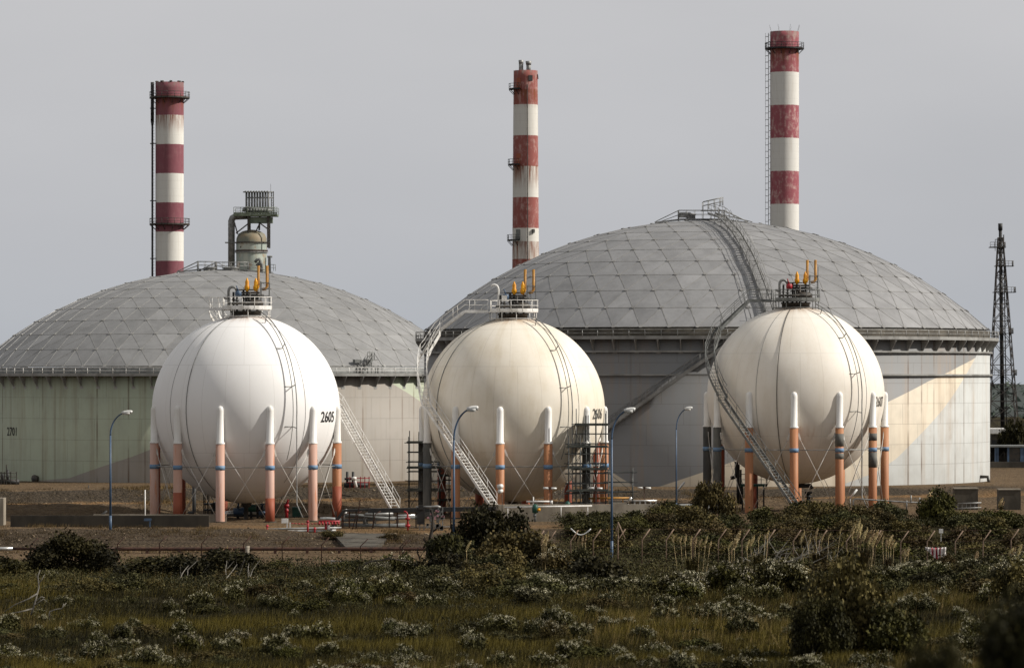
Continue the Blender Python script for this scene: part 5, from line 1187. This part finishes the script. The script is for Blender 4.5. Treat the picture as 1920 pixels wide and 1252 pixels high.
scatter(420, lambda D: rg.uniform(-20, 1940), lambda D=0: 1/rg.uniform(1/326, 1/216), FL, (.3, .95), (.9, 1.5), 'small cream flowered shrub scattered in the dark grass', 'cream flowered shrubs in the grass')
scatter(95, lambda D: rg.uniform(600, 1940), lambda D=0: rg.uniform(292, 342), FL+[('flower', 1)], (.8, 1.7), (.8, 1.2), 'cream flowered shrub in the thicket in front of the pale fence', 'cream flowered shrubs in the thicket')
scatter(190, lambda D: rg.uniform(1070, 1960), lambda D=0: rg.uniform(355, 408), [('mid', 0), ('mid', 1), ('mid', 1), ('brown', 0), ('brown', 1), ('mid', 2), ('dark', 1)], (1.2, 2.6), (.6, .95), 'brownish green shrub in the thicket behind the pale fence', 'shrubs behind the pale fence')
scatter(130, lambda D: rg.uniform(800, 1950), lambda D=0: rg.uniform(300, 350), [('mid', 0), ('mid', 1), ('dark', 0), ('dark', 1), ('dark', 2), ('brown', 0), ('mid', 2)], (1.1, 2.4), (.5, .9), 'dark shrub in the thicket in front of the pale fence', 'dark shrubs in front of the pale fence')
scatter(105, lambda D: rg.uniform(-20, 880), lambda D=0: rg.uniform(300, 345), [('mid', 0), ('dark', 1), ('brown', 0), ('mid', 2), ('mid', 1), ('dark', 2)], (.8, 2.0), (.4, .7), 'low dark shrub along the edge of the gravel at the left', 'low shrubs along the gravel')
scatter(100, lambda D: rg.uniform(-20, 1940), lambda D=0: 1/rg.uniform(1/300, 1/215), [('mid', 0), ('mid', 2), ('mid', 1)], (.6, 1.5), (.4, .7), 'low dull green shrub without flowers in the open grass', 'plain shrubs in the grass')
SC.sort(key=lambda q: -q[0])
for q in SC[:270]: shrub(q[1], q[2], Vector(q[3]), *q[4:])
rest = {}                                           # beyond some three hundred the smaller ones are one mass
for q in SC[270:]:
    for part_, me in zip((1, 2), VAR[(q[1], q[2])][:2]):
        if me is None: continue
        nv = len(me.vertices)//4; co = np.empty(nv*12, np.float32); me.vertices.foreach_get('co', co); co = co.reshape(nv, 4, 3)
        keep = np.random.default_rng(1).random(nv) < (.35 if part_ == 1 else .8); co = co[keep]
        if part_ == 1: m_ = co.mean(1, keepdims=True); co = m_+(co-m_)*1.5
        co = co*np.array([q[4], q[4], q[5]]); ca, sa = math.cos(q[10]), math.sin(q[10])
        co = np.stack([co[..., 0]*ca-co[..., 1]*sa, co[..., 0]*sa+co[..., 1]*ca, co[..., 2]], -1)+np.array(q[3]); rest.setdefault('under' if part_ == 1 else 'flower', []).append(co.reshape(-1, 3))
for key, nm, lab in (('under', 'shrub_cover', 'countless small shrubs filling the thicket and the grass'), ('flower', 'blossom_cover', 'pale blossom on the countless small shrubs')):
    v = np.concatenate(rest[key]); k = len(v)//4; i = np.arange(k)*4; tt = np.clip(vnoise(v[::4, 0], v[::4, 1], .5, 33)*.6+RNG.random(k)*.5, 0, 1)
    o = bpy.data.objects.new(nm, fast_mesh(nm, v, np.concatenate([np.stack([i, i+1, i+2], 1), np.stack([i, i+2, i+3], 1)]), np.tile(tt, 2), LM[key])); COL.objects.link(o); tag(o, lab, 'shrubs', kind='stuff')
# trees by the shed
for px0, px1, yt, D, lab in ((1868, 1935, 792, 690, 'dark dense tree beside the white flat roof at the right edge'),):
    t = bush_at('dark', 0, px0, px1, yt, D, lab, name='tree', cat='tree', rz=.5)
    b = MB(); q = t.location; b.tube([(q.x, q.y, q.z-.3), (q.x+.2, q.y, q.z+4), (q.x, q.y, q.z+7)], .28, 8, r1=.1); o = b.build('trunk', M['bark']); o.parent = t; o.matrix_parent_inverse = Matrix.LocRotScale(t.location, t.rotation_euler, t.scale).inverted()
# bare dead tree and bleached driftwood
def branchy(name, label, base_, paths, r, matn, cat):
    t = thing(name, label, cat, base_)
    for k, (pts, rr) in enumerate(paths):
        b = MB(); b.tube(pts, rr, 7, r1=rr*.35); b.build('trunk' if k == 0 else 'branch', M[matn], t)
    return t
D = 346; w_ = lambda x, y, dy=0: W(x, y, D+dy)
branchy('dead_tree', 'bare blackened dead tree before the pipe rack', w_(804, 1060), [([w_(804, 1065), w_(802, 1040), w_(806, 1012), w_(811, 990), w_(812, 972), w_(809, 955)], .22), ([w_(803, 1030), w_(800, 1018), w_(794, 1010), w_(796, 1006)], .12), ([w_(811, 996), w_(820, 990), w_(829, 985)], .1), ([w_(806, 1050), w_(806, 1060), w_(807, 1068)], .06),
    ([w_(789, 1060), w_(787, 1045), w_(782, 1035), w_(784, 1027)], .1), ([w_(787, 1045), w_(793, 1036)], .05), ([w_(812, 975), w_(816, 962)], .05), ([w_(810, 960), w_(803, 950)], .04), ([w_(785, 1036), w_(779, 1029)], .05)], .2, 'bark', 'tree')
branchy('fallen_branch', 'dark curved fallen branch on the scrub below the headwall', w_(680, 1075, -20), [([w_(668, 1082, -20), w_(672, 1065, -20), w_(695, 1052, -20), w_(735, 1047, -20), w_(770, 1053, -20)], .1), ([w_(700, 1052, -20), w_(725, 1063, -20)], .05), ([w_(720, 1048, -20), w_(745, 1040, -20)], .05)], .1, 'bark', 'branch')
D = 262
branchy('dead_branch', 'bleached dead branch fork sticking out of the grass at the far left', w_(70, 1130), [([w_(58, 1152), w_(66, 1128), w_(73, 1100), w_(71, 1080), w_(75, 1068)], .06), ([w_(66, 1128), w_(78, 1118), w_(84, 1120)], .05), ([w_(70, 1112), w_(54, 1122), w_(30, 1132), w_(8, 1146)], .05), ([w_(62, 1140), w_(40, 1146), w_(15, 1150)], .05), ([w_(73, 1095), w_(84, 1076)], .03), ([w_(72, 1086), w_(66, 1074)], .025), ([w_(64, 1135), w_(82, 1122), w_(88, 1128)], .04)], .05, 'wood', 'branch')
D = 270
branchy('dead_branch', 'small pale crooked branch right of the bleached fork', w_(95, 1150), [([w_(92, 1158), w_(93, 1146), w_(104, 1142), w_(116, 1140), w_(124, 1130)], .05), ([w_(116, 1140), w_(120, 1130)], .03)], .05, 'wood', 'branch')
D = 318
for k in range(16):
    x = rg.uniform(330, 470); b_ = w_(x, 1085, rg.uniform(-4, 4)); 
    if k == 0: twt = thing('dead_twigs', 'pale bare twigs poking through the spreading dark bush', 'twigs', b_); tb = MB()
    e = w_(x+rg.uniform(-6, 22), rg.uniform(1045, 1062), 0); tb.tube([b_, b_.lerp(e, .5)+V(rg.normal(0, .15), 0, 0), e], .03, 5, r1=.012)
tb.build('twig', M['wood'], twt)
D = 330; twt = thing('dead_twigs', 'tangle of grey bare twigs below the pampas plumes', 'twigs', w_(1460, 1050)); tb = MB()
for k in range(46):
    x = rg.uniform(1385, 1560); a = w_(x, rg.uniform(1035, 1058), rg.uniform(-6, 6)); e = a+V(rg.uniform(-.6, 2.2), 0, rg.uniform(.3, 1.9)); tb.tube([a, a.lerp(e, .5)+V(rg.normal(0, .12), 0, rg.normal(0, .1)), e], .025, 4, r1=.01)
tb.build('twig', M['wood'], twt)
# pampas grass: a tuft of blades and plumes
def plume_mesh(seed):
    rg_ = np.random.default_rng(seed); n_ = 420; f = rg_.random(n_)
    r = .085*np.sin(np.clip(f*1.02+.02, 0, 1)*PI)**.7+.01; a = rg_.uniform(0, 2*PI, n_)
    lean = .10+.12*rg_.random(); c = np.stack([r*np.cos(a)*rg_.random(n_)**.4+lean*f**1.5, r*np.sin(a)*rg_.random(n_)**.4, f*.95], 1)
    v, t = leaf_tris(c, .10, 2.2, rg_, .18); b = MB(); o = fast_mesh('plume', v, t, np.tile(rg_.random(n_), 2), LM['straw']); return o
LM['straw'] = leaf_mat('plume_feather', SR(150, 132, 96), SR(206, 188, 148), .5)
PL = [plume_mesh(70+i) for i in range(4)]
rg_ = np.random.default_rng(9); n_ = 260; a = rg_.uniform(0, 2*PI, n_); l = rg_.uniform(.5, 1., n_); z0 = np.zeros(n_)
p0 = np.stack([.06*np.cos(a), .06*np.sin(a), z0], 1); p1 = np.stack([.3*l*np.cos(a), .3*l*np.sin(a), .8*l], 1); p2 = np.stack([.75*l*np.cos(a), .75*l*np.sin(a), .75*l], 1)
sd = np.stack([-np.sin(a), np.cos(a), z0], 1)*.016; v = np.stack([p0-sd, p0+sd, p1+sd, p1-sd, p2], 1).reshape(-1, 3); i = np.arange(n_)*5
TU = fast_mesh('leaf_tuft', v, np.concatenate([np.stack([i, i+1, i+2], 1), np.stack([i, i+2, i+3], 1), np.stack([i+3, i+2, i+4], 1)]), np.tile(rg_.random(n_), 3), LM['brown'])
stb = MB(); stb.tube([(0, 0, -.3), (0, 0, 0)], .012, 4)
def pampas(plumes, D, label):
    """plumes: (column, top row, height px)"""
    cx_ = sum(q[0] for q in plumes)/len(plumes); base_ = at_depth(cx_, D); t = thing('pampas_grass', label, 'pampas grass', base_, 'pampas grass')
    hs = []
    for px, yt, hp in plumes:
        hgt = hp*D/FPX; x = PX(px, D)-base_.x; zt = PZ(yt, D)-base_.z
        dy = rg.uniform(-.5, .5)
        o = bpy.data.objects.new('plume', PL[rg.integers(4)]); COL.objects.link(o); o.parent = t; o.location = (x-.05, dy, zt-hgt*1.02); o.scale = (hgt*rg.uniform(1., 1.7), hgt*1.4, hgt*rg.uniform(.8, 1.1)); o.rotation_euler = (0, rg.uniform(-.08, .3), rg.uniform(-.5, .5)); hs.append((x, zt-hgt*.9, dy))
    b = MB()
    for x, z, dy in hs: b.tube([(base_.x+x*.7, base_.y, base_.z), (base_.x+x, base_.y+dy, base_.z+z)], .012, 4)
    b.build('stalks', M['straw'], t)
    o = bpy.data.objects.new('leaf_tuft', TU); COL.objects.link(o); o.parent = t; s_ = max(.9, .75*max(z for x, z, dy in hs)); wd = max(.7, (max(h[0] for h in hs)-min(h[0] for h in hs))/1.6+.5); o.scale = (wd, 1., s_*1.1)
pampas([(1016, 1003, 18), (1024, 994, 28), (1020, 1001, 16)], 330, 'pampas grass with three plumes right of the tall straggling bush')
pampas([(785, 1040, 34), (791, 1046, 26)], 330, 'pampas grass with two plumes left of the dead tree')
pampas([(875, 1010, 22)], 326, 'single pampas plume in front of the tall straggling bush')
pampas([(417, 1026, 14), (424, 1024, 17), (431, 1025, 14)], 342, 'pampas grass with three small plumes left of the white round post')
pampas([(1263, 1001, 16), (1276, 1001, 14), (1285, 999, 20), (1296, 1004, 20), (1304, 1002, 22), (1311, 1004, 18), (1322, 1004, 20), (1331, 1010, 20)], 325, 'long row of short plumes at the left of the pampas belt')
pampas([(1367, 1010, 18), (1377, 992, 36), (1372, 1025, 14)], 325, 'pampas grass with one big plume, second clump of the belt')
pampas([(1400, 1010, 22), (1408, 1002, 22), (1422, 998, 14), (1434, 994, 18), (1440, 994, 12)], 327, 'slender plumes in the middle of the pampas belt')
pampas([(1502, 993, 26), (1516, 1004, 18), (1530, 987, 20), (1540, 1000, 14), (1554, 996, 14), (1575, 986, 14)], 330, 'scattered plumes left of the densest pampas clump')
pampas([(1598, 978, 24), (1606, 970, 26), (1600, 990, 16), (1613, 982, 24), (1619, 984, 28), (1607, 998, 20), (1626, 990, 26), (1633, 987, 30), (1639, 992, 28), (1644, 990, 32), (1629, 1004, 18), (1636, 1004, 22), (1614, 1004, 18)], 328, 'densest pampas clump with a dozen tall plumes')
pampas([(1655, 1002, 18), (1661, 1006, 18), (1666, 1000, 24), (1671, 1006, 20), (1676, 1012, 16)], 328, 'upright pampas clump right of the densest one')
pampas([(1690, 1022, 20), (1697, 1020, 24), (1703, 1021, 20), (1695, 1030, 14)], 322, 'short broad pampas clump left of the striped sheet')
pampas([(1828, 1030, 18), (1834, 1031, 16), (1892, 1020, 20), (1900, 1020, 20), (1909, 1018, 22)], 325, 'thin plumes at the right end of the scrub')
pampas([(1874, 928, 24), (1881, 936, 14)], 440, 'pampas plumes in front of the right concrete box')
pampas([(1078, 1000, 14), (1084, 1004, 18), (1092, 1002, 18), (1098, 1004, 14)], 352, 'little plumes under the slack chain')
# grass and scrub that nobody could count
def blades(n_, xr, yr, hgt, wid, keep=None, nb=9, spread=.16, seed=1):
    rg_ = np.random.default_rng(seed); y = 1/rg_.uniform(1/yr[1], 1/yr[0], n_); x = (rg_.random(n_)-.5)*2*(.128*y+4)
    k = np.ones(n_, bool) if keep is None else keep(x, y, rg_); x, y = x[k], y[k]; n_ = len(x); z = zg(x, y)
    cl_ = vnoise(x, y, .09, 11); cl2 = vnoise(x, y, .35, 12); hs = hgt*(.45+.9*cl2)*(.7+.6*cl_)
    X = np.repeat(x, nb)+rg_.normal(0, spread, n_*nb); Y = np.repeat(y, nb)+rg_.normal(0, spread, n_*nb); Z_ = np.repeat(z, nb)-.05; H = np.repeat(hs, nb)*rg_.uniform(.5, 1.25, n_*nb)
    a = rg_.normal(.5, 1.0, n_*nb); bx = np.cos(a)*H*rg_.uniform(.1, .6, n_*nb); by = np.sin(a)*H*.3
    wv = wid*rg_.uniform(.6, 1.5, n_*nb); th = rg_.uniform(0, PI, n_*nb); sx_, sy_ = np.cos(th)*wv, np.sin(th)*wv
    v = np.stack([np.stack([X-sx_, Y-sy_, Z_], 1), np.stack([X+sx_, Y+sy_, Z_], 1), np.stack([X+bx, Y+by, Z_+H], 1)], 1).reshape(-1, 3)
    tint = np.clip(np.repeat(cl_*.9+.25*(cl2-.5), nb)+rg_.normal(0, .22, n_*nb)-.05, 0, 1)
    return v, np.arange(n_*nb*3).reshape(-1, 3), tint
def in_field(x, y, rg_):
    edge = np.where(x > 3, 345+rg_.normal(0, 4, len(x)), 346+(vnoise(x, y*0, .1, 8)-.5)*6); return y < edge
v, t, tl = blades(100000, 0, (170, 372), .62, .024, in_field, 9, .22, 1)
o = bpy.data.objects.new('grass', fast_mesh('grass', v, t, tl, LM['grass'])); COL.objects.link(o); tag(o, 'dark olive rough grass covering the foreground', 'grass', kind='stuff')
def in_scrub(x, y, rg_):
    d_ = vnoise(x, y, .16, 21)*.6+vnoise(x, y, .4, 22)*.4
    band = sst(285, 318, y)*.55+np.where(x > 3, .35*sst(318, 345, y), 0)
    lim = np.where(x > 4, 410, 347); return (rg_.random(len(x)) < np.clip((d_-.62+band)*2.2, 0, 1)) & (y < lim)
rg_ = np.random.default_rng(31); n_ = 150000; y = 1/rg_.uniform(1/410, 1/190, n_); x = (rg_.random(n_)-.5)*2*(.128*y+4); k = in_scrub(x, y, rg_); x, y = x[k], y[k]
hh = .25+1.1*vnoise(x, y, .22, 23)*sst(250, 320, y)+.3*vnoise(x, y, .7, 24); c = np.stack([x, y, zg(x, y)], 1); c = np.repeat(c, 5, 0); c[:, 2] += np.repeat(hh, 5)*rg_.random(len(c))**.7; c[:, :2] += rg_.normal(0, .3, (len(c), 2))
v, t = leaf_tris(c, .15, .8, rg_, .3); tl = np.clip(np.repeat(vnoise(x, y, .12, 25), 5)*.8+rg_.normal(0, .2, len(c)), 0, 1)
o = bpy.data.objects.new('ground_scrub', fast_mesh('ground_scrub', v, t, np.tile(tl, 2), LM['under'])); COL.objects.link(o); tag(o, 'low tangled olive brown scrub between the shrubs', 'scrub', kind='stuff')
v, t, tl = blades(9000, 0, (200, 350), 1.0, .014, lambda x, y, r_: (y < 347) & (vnoise(x, y, .06, 51) > .52), 4, .25, 6)
o = bpy.data.objects.new('dry_stalks', fast_mesh('dry_stalks', v, t, tl, leaf_mat('dry_stalk', SR(92, 78, 46), SR(140, 122, 78), 0))); COL.objects.link(o); tag(o, 'bent dry stalks standing in drifts among the grass', 'dry grass', kind='stuff')
def on_banks(x, y, r_):
    q = y-.436*(x+26.9); return (((y > 380) & (y < 400) & (x < 4)) | ((q > 433) & (q < 456))) & (vnoise(x, y, .22, 61)*.6+vnoise(x, y, .8, 62)*.4 > .56)
v, t, tl = blades(60000, 0, (378, 470), .34, .02, on_banks, 6, .2, 8)
o = bpy.data.objects.new('bank_grass', fast_mesh('bank_grass', v, t, tl, leaf_mat('bank_grass', SR(52, 41, 26), SR(104, 84, 54), 0))); COL.objects.link(o); tag(o, 'short dry brown weeds growing on the gravel banks', 'dry grass', kind='stuff')
# loose stones on the banks
n_ = 5200; rg_ = np.random.default_rng(44); y = np.concatenate([rg_.uniform(379, 397, 2200), rg_.uniform(430, 465, 3000)]); x = rg_.uniform(-62, 30, n_); vq = y-.436*(x+26.9); k = ((y < 400) | ((vq > 433) & (vq < 452))) & ((x < 2) | (y > 400)); x, y = x[k], y[k]; n_ = len(x)
oc = np.array([(1, 0, 0), (-1, 0, 0), (0, 1, 0), (0, -1, 0), (0, 0, 1), (0, 0, -1)], float); of = np.array([(0, 2, 4), (2, 1, 4), (1, 3, 4), (3, 0, 4), (2, 0, 5), (1, 2, 5), (3, 1, 5), (0, 3, 5)])
sz_ = rg_.uniform(.03, .11, n_)*(1+(rg_.random(n_) > .97)); v = (oc[None]*rg_.uniform(.6, 1.3, (n_, 6, 1))*sz_[:, None, None]*np.array([1.2, 1, .7])+np.stack([x, y, zg(x, y)+sz_*.2], 1)[:, None, :]).reshape(-1, 3)
t = (of[None]+(np.arange(n_)*6)[:, None, None]).reshape(-1, 3)
m, n, p, ob = base('stone_mix', .9, 0, .1); at = n.new('ShaderNodeAttribute', attribute_name='tint'); n.put(p.inputs['Base Color'], n.ramp(at.outputs['Fac'], [(0, SR(64, 56, 46)), (.7, SR(112, 98, 80)), (1, SR(142, 128, 108))]))
o = bpy.data.objects.new('loose_stones', fast_mesh('loose_stones', v, t, np.repeat(rg_.random(n_), 8), m)); COL.objects.link(o); tag(o, 'loose stones strewn over the gravel banks', 'stones', kind='stuff')
